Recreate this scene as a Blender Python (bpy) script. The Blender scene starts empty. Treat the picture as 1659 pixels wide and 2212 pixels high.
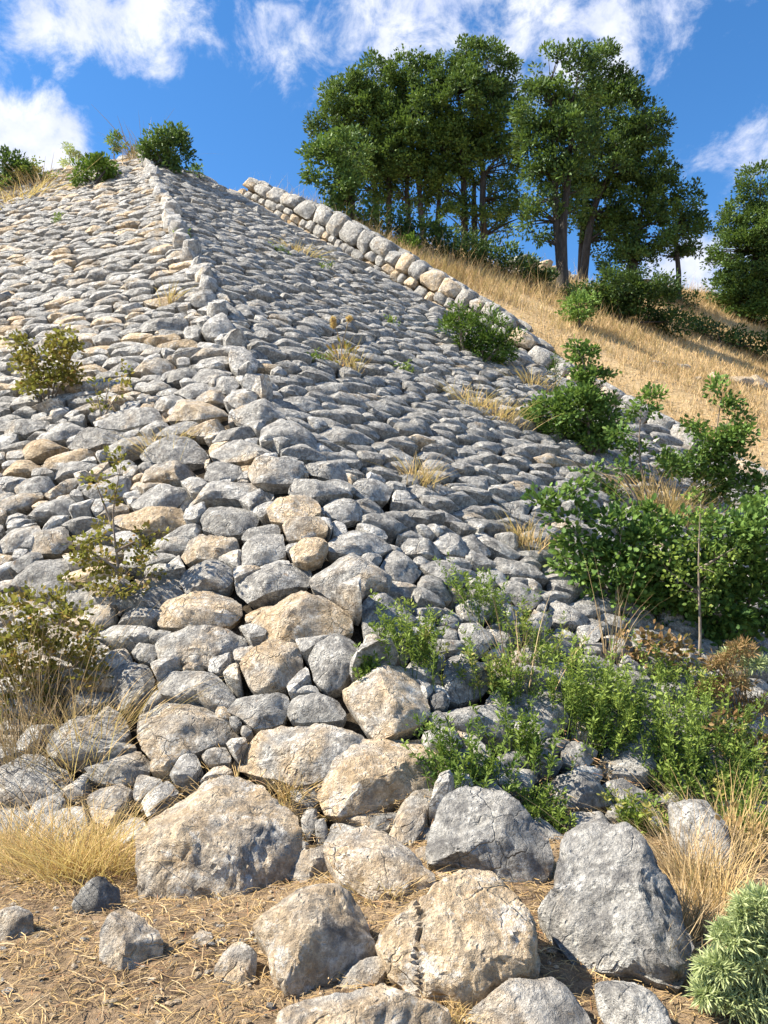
import bpy, bmesh, math, random
import numpy as np
from mathutils import Vector, kdtree

rng = np.random.default_rng(7)
random.seed(7)
C = bpy.context.scene.collection
SC = bpy.context.scene

# ---------------------------------------------------------------- camera, sky, sun, exposure
F = 1702.0                      # focal length in units of a 1659 x 2211 picture
CX, CY = 829.5, 1105.5
PITCH = math.radians(6.0)
EYE = np.array([0.0, 0.0, 1.5])
cam = bpy.data.cameras.new('camera')
cam.sensor_fit = 'VERTICAL'
cam.angle_y = 2 * math.atan(CY / F)
cam.clip_start = 0.05
cam.clip_end = 3000
camo = bpy.data.objects.new('camera', cam)
camo.location = EYE
camo.rotation_euler = (math.radians(90) + PITCH, 0, 0)
C.objects.link(camo)
SC.camera = camo

SUN_AZ, SUN_EL = math.radians(-95), math.radians(46)
sun_vec = Vector((math.sin(SUN_AZ) * math.cos(SUN_EL), math.cos(SUN_AZ) * math.cos(SUN_EL), math.sin(SUN_EL)))
sl = bpy.data.lights.new('sun', 'SUN')
sl.energy = 5.0
sl.angle = math.radians(0.5)
sl.color = (1.0, 0.91, 0.76)
so = bpy.data.objects.new('sun', sl)
so.rotation_euler = sun_vec.to_track_quat('Z', 'Y').to_euler()
so.location = (-30, 0, 40)
C.objects.link(so)

SC.view_settings.view_transform = 'Standard'
SC.view_settings.look = 'None'
SC.view_settings.exposure = 1.38
SC.view_settings.gamma = 1
SC.view_settings.use_curve_mapping = False
SC.cycles.max_bounces = 6
SC.cycles.transparent_max_bounces = 4

sn, cs = math.sin(PITCH), math.cos(PITCH)

def ray(px, py):
    """direction with unit depth along the optical axis"""
    u = (px - CX) / F
    v = (CY - py) / F
    return np.array([u, cs - v * sn, sn + v * cs])

def proj(P):
    P = np.atleast_2d(P) - EYE
    d = P[:, 1] * cs + P[:, 2] * sn
    v = -P[:, 1] * sn + P[:, 2] * cs
    d = np.where(np.abs(d) < 1e-3, 1e-3, d)
    return CX + F * P[:, 0] / d, CY - F * v / d, d

# ---- node helpers
class NT:
    def __init__(s, tree):
        s.t = tree
    def n(s, typ, props=None, **inp):
        nd = s.t.nodes.new(typ)
        for k, v in (props or {}).items():
            setattr(nd, k, v)
        for k, v in inp.items():
            key = int(k[1:]) if k[0] == 'i' and k[1:].isdigit() else k.replace('_', ' ')
            sock = nd.inputs[key]
            if isinstance(v, bpy.types.NodeSocket):
                s.t.links.new(v, sock)
            elif hasattr(v, 'outputs'):
                s.t.links.new(v.outputs[0], sock)
            else:
                sock.default_value = v
        return nd
    def math(s, op, a, b=0.0, c=None, clamp=False):
        nd = s.t.nodes.new('ShaderNodeMath')
        nd.operation = op
        nd.use_clamp = clamp
        for i, v in enumerate((a, b, c)):
            if v is None: continue
            if isinstance(v, bpy.types.NodeSocket): s.t.links.new(v, nd.inputs[i])
            else: nd.inputs[i].default_value = v
        return nd.outputs[0]
    def mix(s, fac, a, b, blend='MIX'):
        nd = s.t.nodes.new('ShaderNodeMix')
        nd.data_type = 'RGBA'
        nd.blend_type = blend
        for i, v in ((0, fac), (6, a), (7, b)):
            if isinstance(v, bpy.types.NodeSocket): s.t.links.new(v, nd.inputs[i])
            else: nd.inputs[i].default_value = v if i == 0 else (*v, 1.0)[:4]
        return nd.outputs[2]
    def noise(s, vec, scale, detail=4, rough=0.6, dist=0.0):
        nd = s.n('ShaderNodeTexNoise', Vector=vec, Scale=scale, Detail=detail, Roughness=rough, Distortion=dist)
        return nd.outputs[0]
    def ramp(s, x, lo, hi, a=0.0, b=1.0):
        nd = s.n('ShaderNodeMapRange', dict(interpolation_type='SMOOTHSTEP'), Value=x, i1=lo, i2=hi, i3=a, i4=b)
        return nd.outputs[0]

# ---- world: Nishita sky with broken cumulus
W = bpy.data.worlds.new('World')
SC.world = W
W.use_nodes = True
wt = NT(W.node_tree)
W.node_tree.nodes.clear()
sky = wt.n('ShaderNodeTexSky', dict(sky_type='NISHITA', sun_disc=False, sun_elevation=SUN_EL, sun_rotation=SUN_AZ,
                                    altitude=1200, air_density=1.0, dust_density=0.3, ozone_density=2.5))
tc = wt.n('ShaderNodeTexCoord')
dirv = tc.outputs['Generated']
hs = wt.n('ShaderNodeHueSaturation', Saturation=1.26, Value=1.1, Color=sky)
# a slow cloud field over the whole dome, gathered into banks where the day's clouds stand
BANKS = [  # picture x, y, size(deg), weight
    (170, 10, 5.0, 1.0), (270, 30, 5.0, 1.0), (340, 90, 3.4, .75), (230, 95, 3.0, .7), (410, 125, 2.6, .45), (440, 185, 2.0, .38), (500, 165, 2.0, .36),
    (420, 10, 4.5, .8), (530, 15, 4.0, .85), (640, -10, 5.0, .8), (760, 10, 4.5, .9), (860, 50, 4.0, .9), (830, 120, 3.6, .8), (950, 20, 5.5, .9),
    (1050, 60, 5.0, .8), (1160, 20, 5.5, .9), (1240, 90, 4.5, .9), (1330, 60, 4.8, .95), (1420, 30, 4.6, .9), (1380, 120, 3.5, .7), (1270, 150, 3.5, .7), (1140, 140, 3.0, .6),
    (725, 135, 1.8, .4), (700, 215, 1.8, .3), (760, 190, 2.2, .4),
    (10, 280, 4.5, 1.0), (80, 300, 4.0, 1.0), (150, 320, 3.4, .9), (15, 200, 1.8, .7), (5, 240, 2.0, .7), (30, 340, 6, 1.0),
    (1600, 330, 3.6, .75), (1520, 350, 3.2, .65), (1680, 300, 4.0, .8), (1680, 220, 2.0, .5), (1640, 360, 3.2, .6),
    (1500, 580, 4.5, .95), (1420, 590, 4.0, .8), (1600, 560, 4.5, .8),
    (200, -250, 9, .9), (900, -300, 12, .9), (1800, -150, 9, .8), (-300, 150, 9, .9), (-500, 500, 9, .8), (2100, 420, 9, .8), (2300, 100, 8, .8)]
warp = wt.n('ShaderNodeTexNoise', Vector=dirv, Scale=9.0, Detail=3.0, Roughness=0.55)
wv = wt.n('ShaderNodeVectorMath', dict(operation='MULTIPLY_ADD'), i0=warp.outputs['Color'], i1=(0.10, 0.10, 0.10), i2=dirv)
wv = wt.n('ShaderNodeVectorMath', dict(operation='ADD'), i0=wv, i1=(-0.05, -0.05, -0.05))
wv = wt.n('ShaderNodeVectorMath', dict(operation='NORMALIZE'), i0=wv)
acc = None
for (bx, by, sd, wgt) in BANKS:
    d = ray(bx, by); d = d / np.linalg.norm(d)
    dt = wt.n('ShaderNodeVectorMath', dict(operation='DOT_PRODUCT'), i0=wv, i1=tuple(d)).outputs['Value']
    k = 1.0 / (math.radians(sd * (.74 if bx < 480 and by > -100 else .86)) ** 2)
    e = wt.math('MULTIPLY', wt.math('SUBTRACT', dt, 1.0), k)
    g = wt.math('MULTIPLY', wt.math('POWER', math.e, e), wgt)
    acc = g if acc is None else wt.math('MAXIMUM', acc, g)
# the far sides of the dome carry the same broken cloud
sepw = wt.n('ShaderNodeSeparateXYZ', Vector=dirv)
behind = wt.ramp(sepw.outputs[1], 0.35, -0.1)
far = wt.math('MULTIPLY', wt.ramp(wt.noise(dirv, 2.2, 3, .5), 0.45, 0.65), behind)
acc = wt.math('MAXIMUM', acc, far)
cn = wt.noise(dirv, 14.0, 12, 0.66, 0.3)
cn2 = wt.noise(dirv, 5.0, 4, 0.5)
dens = wt.math('ADD', acc, wt.math('MULTIPLY', wt.math('SUBTRACT', cn, 0.5), 1.5))
dens = wt.math('ADD', dens, wt.math('MULTIPLY', wt.math('SUBTRACT', cn2, 0.5), 0.5))
cm = wt.ramp(dens, 0.56, 1.0)
cm = wt.math('MULTIPLY', cm, 0.97)
cshade = wt.ramp(wt.noise(wt.n('ShaderNodeVectorMath', dict(operation='ADD'), i0=dirv, i1=(.012, 0, -.012)).outputs[0], 16, 6, .6), 0.36, 0.68)
ccol = wt.mix(cshade, (3.5, 3.8, 4.9), (4.8, 4.9, 5.2))
thick = wt.ramp(dens, 0.8, 1.5)
ccol = wt.mix(wt.math('MULTIPLY', thick, 0.6), ccol, (5.0, 4.95, 4.95))
skyc = wt.mix(cm, hs.outputs[0], ccol)
bg = wt.n('ShaderNodeBackground', Color=skyc, Strength=0.09)
wo = wt.n('ShaderNodeOutputWorld', Surface=bg.outputs[0])

# ---------------------------------------------------------------- numeric helpers
def vnoise(P, seed=0):
    """3D value noise, about -1..1, vectorised"""
    P = P + 100.0 + seed * 17.31
    I = np.floor(P).astype(np.int64)
    f = P - I
    f = f * f * (3 - 2 * f)
    out = np.zeros(len(P))
    for dx in (0, 1):
        wx = f[:, 0] if dx else 1 - f[:, 0]
        for dy in (0, 1):
            wy = f[:, 1] if dy else 1 - f[:, 1]
            for dz in (0, 1):
                wz = f[:, 2] if dz else 1 - f[:, 2]
                h = (I[:, 0] + dx) * 73856093 ^ (I[:, 1] + dy) * 19349663 ^ (I[:, 2] + dz) * 83492791
                h = (h ^ (h >> 13)) * 1274126177
                h = (h ^ (h >> 16)) & 0xFFFF
                out += wx * wy * wz * (h / 32767.5 - 1.0)
    return out

def fbm(P, oct=4, seed=0, gain=0.5):
    a, s, t = 1.0, 0.0, 0.0
    for i in range(oct):
        s = s + a * vnoise(P * (2.03 ** i), seed + i * 3)
        t += a
        a *= gain
    return s / t

def unit(v):
    return v / np.linalg.norm(v)

def mk_mesh(name, V, tris=None, quads=None, mat=None, tone=None, val=None, smooth=True, sharp=None):
    me = bpy.data.meshes.new(name)
    V = np.asarray(V, dtype=np.float32)
    nt = 0 if tris is None else len(tris)
    nq = 0 if quads is None else len(quads)
    parts = []
    if nt: parts.append(np.asarray(tris, dtype=np.int32).ravel())
    if nq: parts.append(np.asarray(quads, dtype=np.int32).ravel())
    L = np.concatenate(parts)
    me.vertices.add(len(V)); me.vertices.foreach_set('co', V.ravel())
    me.loops.add(len(L)); me.loops.foreach_set('vertex_index', L)
    me.polygons.add(nt + nq)
    st = np.concatenate([np.arange(nt) * 3, nt * 3 + np.arange(nq) * 4]).astype(np.int32)
    me.polygons.foreach_set('loop_start', st)
    me.polygons.foreach_set('use_smooth', np.full(nt + nq, smooth, dtype=bool))
    for nm, arr in (('tone', tone), ('val', val)):
        if arr is not None:
            at = me.attributes.new(nm, 'FLOAT', 'POINT')
            at.data.foreach_set('value', np.broadcast_to(np.asarray(arr, dtype=np.float32), (len(V),)).copy())
    me.update(calc_edges=True)
    if smooth and sharp is not None:
        me.set_sharp_from_angle(angle=sharp)
    if mat is not None: me.materials.append(mat)
    return me

def add(name, me, parent=None, loc=(0, 0, 0), **props):
    o = bpy.data.objects.new(name, me)
    o.location = loc
    if parent is not None: o.parent = parent
    C.objects.link(o)
    for k, v in props.items(): o[k] = v
    return o

def thing(name, label, cat, loc, group=None):
    o = add(name, None, None, tuple(loc), label=label, category=cat)
    o.empty_display_size = 0.1
    if group: o['group'] = group
    return o

# ---------------------------------------------------------------- materials
def new_mat(name):
    m = bpy.data.materials.new(name)
    m.use_nodes = True
    m.node_tree.nodes.clear()
    return m, NT(m.node_tree)

def stone_material(name, scale=1.0, lich=1.0):
    m, t = new_mat(name)
    geo = t.n('ShaderNodeNewGeometry')
    pos = geo.outputs['Position']
    tone = t.n('ShaderNodeAttribute', dict(attribute_name='tone')).outputs['Fac']
    val = t.n('ShaderNodeAttribute', dict(attribute_name='val')).outputs['Fac']
    big = t.noise(pos, 2.6 * scale, 5, .62, .5)
    mid = t.noise(pos, 9 * scale, 6, .68, .3)
    fine = t.noise(pos, 42 * scale, 6, .7)
    vein = t.noise(pos, 5.5 * scale, 7, .72, .4)
    tf = t.math('ADD', tone, t.math('MULTIPLY', t.math('SUBTRACT', big, .5), 1.7))
    tf = t.ramp(tf, .25, .8)
    grey = t.mix(t.ramp(mid, .35, .68), (.225, .217, .205), (.50, .485, .45))
    tan = t.mix(t.ramp(mid, .35, .7), (.43, .315, .19), (.68, .545, .375))
    col = t.mix(tf, grey, tan)
    # pale lichen crusts and dark weathering
    lc = t.math('MULTIPLY', t.ramp(vein, .53, .62), t.ramp(fine, .38, .54))
    col = t.mix(t.math('MULTIPLY', lc, .75 * lich), col, (.70, .68, .63))
    dk = t.math('MULTIPLY', t.ramp(t.noise(pos, 6.5 * scale, 7, .72, .6), .55, .68), .72)
    col = t.mix(dk, col, (.095, .093, .096))
    sp = t.ramp(t.noise(pos, 75 * scale, 3, .6), .62, .72)
    col = t.mix(t.math('MULTIPLY', sp, .45), col, (.10, .095, .09))
    ora = t.math('MULTIPLY', t.ramp(t.noise(pos, 7 * scale, 4, .6, .4), .66, .75), .5)
    col = t.mix(ora, col, (.45, .26, .11))
    mot = t.noise(pos, 28 * scale, 8, .78, .2)
    col = t.mix(t.ramp(mot, .40, .56, .42, 0), col, (.085, .083, .085))
    col = t.mix(t.ramp(mot, .54, .64, 0, .5), col, (.72, .69, .63))
    hsv = t.n('ShaderNodeHueSaturation', Color=col, Value=val)
    # relief: broken lumps, pits, fine cracks and grain
    wp = t.n('ShaderNodeVectorMath', dict(operation='MULTIPLY_ADD'), i0=t.n('ShaderNodeTexNoise', Vector=pos, Scale=7.0 * scale, Detail=3.0).outputs['Color'], i1=(.12, .12, .12), i2=pos).outputs[0]
    crk = t.n('ShaderNodeTexVoronoi', dict(feature='DISTANCE_TO_EDGE'), Vector=wp, Scale=5.5 * scale).outputs['Distance']
    crk = t.math('MULTIPLY', t.math('SUBTRACT', 1.0, t.ramp(crk, .0, .035)), t.ramp(big, .48, .62))
    pit = t.n('ShaderNodeTexVoronoi', Vector=wp, Scale=30.0 * scale, Randomness=1.0).outputs['Distance']
    pit = t.math('MULTIPLY', t.math('SUBTRACT', 1.0, t.ramp(pit, .05, .38)), t.ramp(mid, .46, .62))
    chip = t.n('ShaderNodeTexVoronoi', Vector=wp, Scale=11.0 * scale).outputs['Distance']
    hgt = t.math('ADD', t.math('MULTIPLY', mid, .9), t.math('MULTIPLY', fine, .42))
    hgt = t.math('SUBTRACT', hgt, t.math('MULTIPLY', crk, .35))
    hgt = t.math('SUBTRACT', hgt, t.math('MULTIPLY', pit, .30))
    hgt = t.math('ADD', hgt, t.math('MULTIPLY', chip, .30))
    hgt = t.math('ADD', hgt, t.math('MULTIPLY', t.noise(pos, 130 * scale, 4, .7), .14))
    bump = t.n('ShaderNodeBump', Strength=1.0, Distance=0.07 / scale, Height=hgt)
    b = t.n('ShaderNodeBsdfPrincipled', Base_Color=hsv.outputs[0], Roughness=.92, Normal=bump.outputs[0])
    b.inputs['Specular IOR Level'].default_value = .2
    t.n('ShaderNodeOutputMaterial', Surface=b.outputs[0])
    return m

M_STONE = stone_material('limestone')
M_BLOCK = stone_material('wall_limestone', 1.0, .6)
M_CLOD = stone_material('clod', 1.0, .2)

def leaf_material(name, dark, light, dry, trans=.3, gloss=.25):
    m, t = new_mat(name)
    tone = t.n('ShaderNodeAttribute', dict(attribute_name='tone')).outputs['Fac']
    val = t.n('ShaderNodeAttribute', dict(attribute_name='val')).outputs['Fac']
    col = t.mix(val, dark, light)
    col = t.mix(t.ramp(tone, .5, 1.0), col, dry)
    b = t.n('ShaderNodeBsdfPrincipled', Base_Color=col, Roughness=.6)
    b.inputs['Specular IOR Level'].default_value = gloss
    tr = t.n('ShaderNodeBsdfTranslucent', Color=t.mix(.5, col, (.18, .26, .04), 'MIX'))
    mx = t.n('ShaderNodeMixShader', i0=trans, i1=b.outputs[0], i2=tr.outputs[0])
    t.n('ShaderNodeOutputMaterial', Surface=mx.outputs[0])
    return m

M_OAK = leaf_material('oak_leaf', (.02, .055, .013), (.13, .22, .045), (.16, .17, .05), .22, .4)
M_YOUNG = leaf_material('young_oak_leaf', (.05, .115, .025), (.20, .32, .075), (.36, .36, .11), .36, .22)
M_JUN = leaf_material('juniper_leaf', (.03, .075, .012), (.13, .22, .03), (.2, .2, .05), .25, .2)
M_HERB = leaf_material('herb_leaf', (.055, .115, .016), (.27, .35, .065), (.46, .38, .12), .35, .3)
M_THORN = leaf_material('thorn_leaf', (.13, .115, .025), (.36, .30, .08), (.44, .24, .08), .35, .08)
M_PALE = leaf_material('pale_leaf', (.30, .36, .15), (.60, .66, .36), (.58, .54, .30), .4, .15)
M_DRY = leaf_material('dry_leaf', (.16, .09, .04), (.40, .27, .13), (.25, .12, .05), .25, .15)
M_STRAW = leaf_material('straw', (.50, .33, .14), (.82, .60, .30), (.46, .27, .11), .4, .15)
M_MEADOW = leaf_material('meadow_straw', (.42, .28, .14), (.72, .53, .31), (.38, .24, .12), .35, .1)
M_STALK = leaf_material('dry_stalk', (.24, .16, .08), (.52, .40, .24), (.25, .12, .06), .1, .1)

def bark_material(name, a, b_):
    m, t = new_mat(name)
    pos = t.n('ShaderNodeNewGeometry').outputs['Position']
    st = t.n('ShaderNodeMapping', Vector=pos, Scale=(1, 1, .25))
    nz = t.noise(st.outputs[0], 14, 6, .7)
    col = t.mix(t.ramp(nz, .3, .7), a, b_)
    bp = t.n('ShaderNodeBump', Strength=.9, Distance=.03, Height=nz)
    b = t.n('ShaderNodeBsdfPrincipled', Base_Color=col, Roughness=.95, Normal=bp.outputs[0])
    t.n('ShaderNodeOutputMaterial', Surface=b.outputs[0])
    return m
M_BARK = bark_material('oak_bark', (.022, .018, .015), (.07, .06, .05))
M_TWIG = bark_material('twig_bark', (.12, .09, .065), (.30, .25, .20))

def ground_material():
    m, t = new_mat('ground_soil')
    geo = t.n('ShaderNodeNewGeometry')
    pos = geo.outputs['Position']
    cov = t.n('ShaderNodeAttribute', dict(attribute_name='tone')).outputs['Fac']   # 0 soil, 1 dried meadow
    n1 = t.noise(pos, 1.3, 6, .65, .3)
    n2 = t.noise(pos, 16, 8, .72)
    n3 = t.noise(pos, 90, 4, .7)
    soil = t.mix(t.ramp(n2, .36, .66), (.095, .066, .045), (.33, .235, .15))
    soil = t.mix(t.ramp(n1, .4, .65, 0, .6), soil, (.36, .265, .165))
    soil = t.mix(t.ramp(n3, .58, .7, 0, .6), soil, (.50, .38, .23))
    mead = t.mix(t.ramp(n2, .35, .68), (.38, .26, .13), (.62, .46, .26))
    mead = t.mix(t.ramp(n1, .45, .7, 0, .55), mead, (.43, .32, .20))
    mead = t.mix(t.ramp(t.noise(pos, 5, 5, .7), .58, .72, 0, .5), mead, (.22, .19, .07))
    col = t.mix(cov, soil, mead)
    joint_shade_soil = t.mix(t.ramp(n2, .4, .65), (.035, .028, .02), (.085, .068, .05))  # joint earth painted extra dark, to deepen the shade between the stones
    col = t.mix(t.n('ShaderNodeAttribute', dict(attribute_name='val')).outputs['Fac'], joint_shade_soil, col)
    h = t.math('ADD', t.math('MULTIPLY', n2, .7), t.math('MULTIPLY', n3, .3))
    bp = t.n('ShaderNodeBump', Strength=1.0, Distance=.05, Height=h)
    b = t.n('ShaderNodeBsdfPrincipled', Base_Color=col, Roughness=1.0, Normal=bp.outputs[0])
    b.inputs['Specular IOR Level'].default_value = .1
    t.n('ShaderNodeOutputMaterial', Surface=b.outputs[0])
    return m
M_GROUND = ground_material()

# ---------------------------------------------------------------- the lie of the land (heights above the eye level)
GZ = -1.5
CAPX = np.array([-60, -8, -5, -2, 0, 5, 8.7, 15, 25, 60.])
CAPZ = np.array([15.6, 14.5, 13.7, 12.9, 12.2, 11.5, 12.3, 15.0, 17.5, 20.])
# the two stone faces meet in a straight ridge; each face is a plane (heights above the eye)
base_r = ray(1054, 1950) * 4.2; apex_r = ray(310, 330) * 26.0
_p3 = ray(1480, 950) * 17.0
_m = np.array([[p_[0], p_[1], 1.0] for p_ in (base_r, apex_r, _p3)])
RX, RY, RC = np.linalg.solve(_m, np.array([base_r[2], apex_r[2], _p3[2]]))
_dl = apex_r - base_r
_g = _dl[2] / (.2924 * _dl[0] + .9563 * _dl[1])
LX, LY = _g * .2924, _g * .9563
LC = base_r[2] - LX * base_r[0] - LY * base_r[1]
def pl_L(x, y): return LX * x + LY * y + LC
def pl_R(x, y): return RX * x + RY * y + RC
def pl_H(x, y): return .676 * y - .374 * x - 5.09
def smin(a, b, k):
    h = np.clip(.5 + .5 * (b - a) / k, 0, 1)
    return b * (1 - h) + a * h - k * h * (1 - h)

def hit_plane_R(px, py):
    d = ray(px, py)
    t = RC / (d[2] - RX * d[0] - RY * d[1])
    return d * t
S1, S2 = hit_plane_R(505, 421), hit_plane_R(1480, 972)
SD = (S2 - S1)[:2]; SLEN = np.linalg.norm(SD); SD = SD / SLEN      # down the stair in plan
SWv = np.array([-SD[1], SD[0]])                                     # to the hill side
if SWv[0] < 0: SWv = -SWv
SLOPE = (S2 - S1)[2] / SLEN
def stair_w(x, y): return (x - S1[0]) * SWv[0] + (y - S1[1]) * SWv[1]
def stair_s(x, y): return (x - S1[0]) * SD[0] + (y - S1[1]) * SD[1]
WALL_W, WALL_T = 0.95, 0.85      # stair width, breadth of slabs beyond the wall
def stair_z(s): return S1[2] + SLOPE * s
_q = hit_plane_R(990, 700); S990 = float(np.dot(_q[:2] - S1[:2], SD))
def wall_h(s): return np.interp(s, [-3, 0, S990 * .35, S990 * .8, S990 + .3, S990 + 1.4, 30], [.5, .8, 1.05, .88, .76, .40, .36])

def land(x, y, rough=True):
    """height above the eye of the finished surface (stone faces included)"""
    x = np.asarray(x, float); y = np.asarray(y, float)
    w, s = stair_w(x, y), stair_s(x, y)
    P = smin(pl_L(x, y), pl_R(x, y), .12)
    hill = pl_H(x, y)
    bed = stair_z(s) - .42
    top = stair_z(s) + wall_h(s) - .05
    k = np.clip((w - WALL_W - .2) / 1.8, 0, 1)
    hillb = top * (1 - k) + np.maximum(hill, top - .3) * k
    body = np.where(w < 0, P, np.where(w < WALL_W + .12, bed, hillb))
    cap = np.interp(x, CAPX, CAPZ)
    c = smin(body, cap, .35)
    beyond = np.maximum(0, body - cap)
    c = c - np.clip(beyond * .03, 0, 3.0)
    g = GZ + .05 * np.sin(x * 1.3 + .4) * np.cos(y * 1.1) - .035 * np.clip(x - .8, 0, 6) ** 1.3
    return np.maximum(c, g + .16 * np.exp(-((x - .45) ** 2 / 1.1 + (y - 3.9) ** 2 / .9)))

def hit(px, py, off=0.0, tmax=70):
    d = ray(px, py)
    t = np.concatenate([np.arange(1.2, 14, .03), np.arange(14, tmax, .06)])
    P = d[None, :] * t[:, None]
    f = P[:, 2] - (land(P[:, 0], P[:, 1]) + off)
    i = np.argmax(f < 0)
    if f[i] >= 0: return d * 34.0 + EYE
    t0 = t[i] if i == 0 else t[i - 1] + (t[i] - t[i - 1]) * f[i - 1] / max(1e-6, f[i - 1] - f[i])
    return d * t0 + EYE

def normal_at(p, e=.3):
    x, y = p[0], p[1]
    zx = (land(x + e, y) - land(x - e, y)) / (2 * e)
    zy = (land(x, y + e) - land(x, y - e)) / (2 * e)
    return unit(np.array([-zx, -zy, 1.0]))

def zland(x, y): return land(x, y) + EYE[2]

# ground sheet out to the horizon
az = np.radians(np.concatenate([np.linspace(-180, -42, 50)[:-1], np.linspace(-42, 42, 300), np.linspace(42, 180, 50)[1:]]))
rad = np.concatenate([[0.3, .8], np.geomspace(1.4, 60, 330), np.geomspace(64, 1500, 40)])
A_, R_ = np.meshgrid(az, rad)
gx, gy = (np.sin(A_) * R_).ravel(), (np.cos(A_) * R_).ravel()
lz = land(gx, gy)
w_ = stair_w(gx, gy)
gnd = GZ + .05 * np.sin(gx * 1.3 + .4) * np.cos(gy * 1.1) - .035 * np.clip(gx - .8, 0, 6) ** 1.3
gnd = gnd + .16 * np.exp(-((gx - .45) ** 2 / 1.1 + (gy - 3.9) ** 2 / .9))
capv = np.interp(gx, CAPX, CAPZ)
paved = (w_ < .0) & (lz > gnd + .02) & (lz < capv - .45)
P3 = np.stack([gx, gy, np.zeros_like(gx)], 1)
rel = fbm(P3 * 1.7, 4, 5) * .035 + fbm(P3 * 7, 3, 9) * .018
gz = lz + EYE[2] + np.where(paved, -.24, rel - .02)
gz = np.where((w_ >= 0) & (w_ < WALL_W + .1) & (lz > gnd + .05), lz + EYE[2] - .06, gz)
farr = np.clip((R_.ravel() - 70) / 200, 0, 1)
gz = gz * (1 - farr) + np.minimum(gz, 12.0) * farr
cover = np.where((w_ > WALL_W) & (lz > gnd + .1), 1.0, 0.0)
cover = np.where((lz > capv - .5) & (w_ < 0), .45, cover)
nA, nR = len(az), len(rad)
ii, jj = np.meshgrid(np.arange(nR - 1), np.arange(nA - 1), indexing='ij')
q = np.stack([ii * nA + jj, ii * nA + jj + 1, (ii + 1) * nA + jj + 1, (ii + 1) * nA + jj], -1).reshape(-1, 4)[:, ::-1]
# cut the ragged far-side behind the camera only by geometry: the sheet is closed all round
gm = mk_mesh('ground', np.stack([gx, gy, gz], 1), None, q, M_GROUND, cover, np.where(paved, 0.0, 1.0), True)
add('ground', gm, kind='structure')

# ---------------------------------------------------------------- stones
_grids = {}
def disc_grid(N):
    """an N x N quad grid laid over the unit disc, and its rim in order"""
    if N in _grids: return _grids[N]
    g = np.linspace(-1, 1, N + 1)
    a, b = np.meshgrid(g, g, indexing='ij')
    a, b = a.ravel(), b.ravel()
    big = np.abs(a) > np.abs(b)
    sa = np.where(a == 0, 1e-9, a); sb = np.where(b == 0, 1e-9, b)
    rho = np.where(big, a, b)
    th = np.where(big, math.pi / 4 * b / sa, math.pi / 2 - math.pi / 4 * a / sb)
    th = np.where(rho < 0, th + math.pi, th); rho = np.abs(rho)
    th[(a == 0) & (b == 0)] = 0
    n1 = N + 1
    i, j = np.meshgrid(np.arange(N), np.arange(N), indexing='ij')
    Q = np.stack([i * n1 + j, (i + 1) * n1 + j, (i + 1) * n1 + j + 1, i * n1 + j + 1], -1).reshape(-1, 4)
    k = np.arange(N)
    rim = np.concatenate([k * n1, N * n1 + k, (N - k) * n1 + N, N - k])
    _grids[N] = (rho, th, Q, rim)
    return _grids[N]

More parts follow.
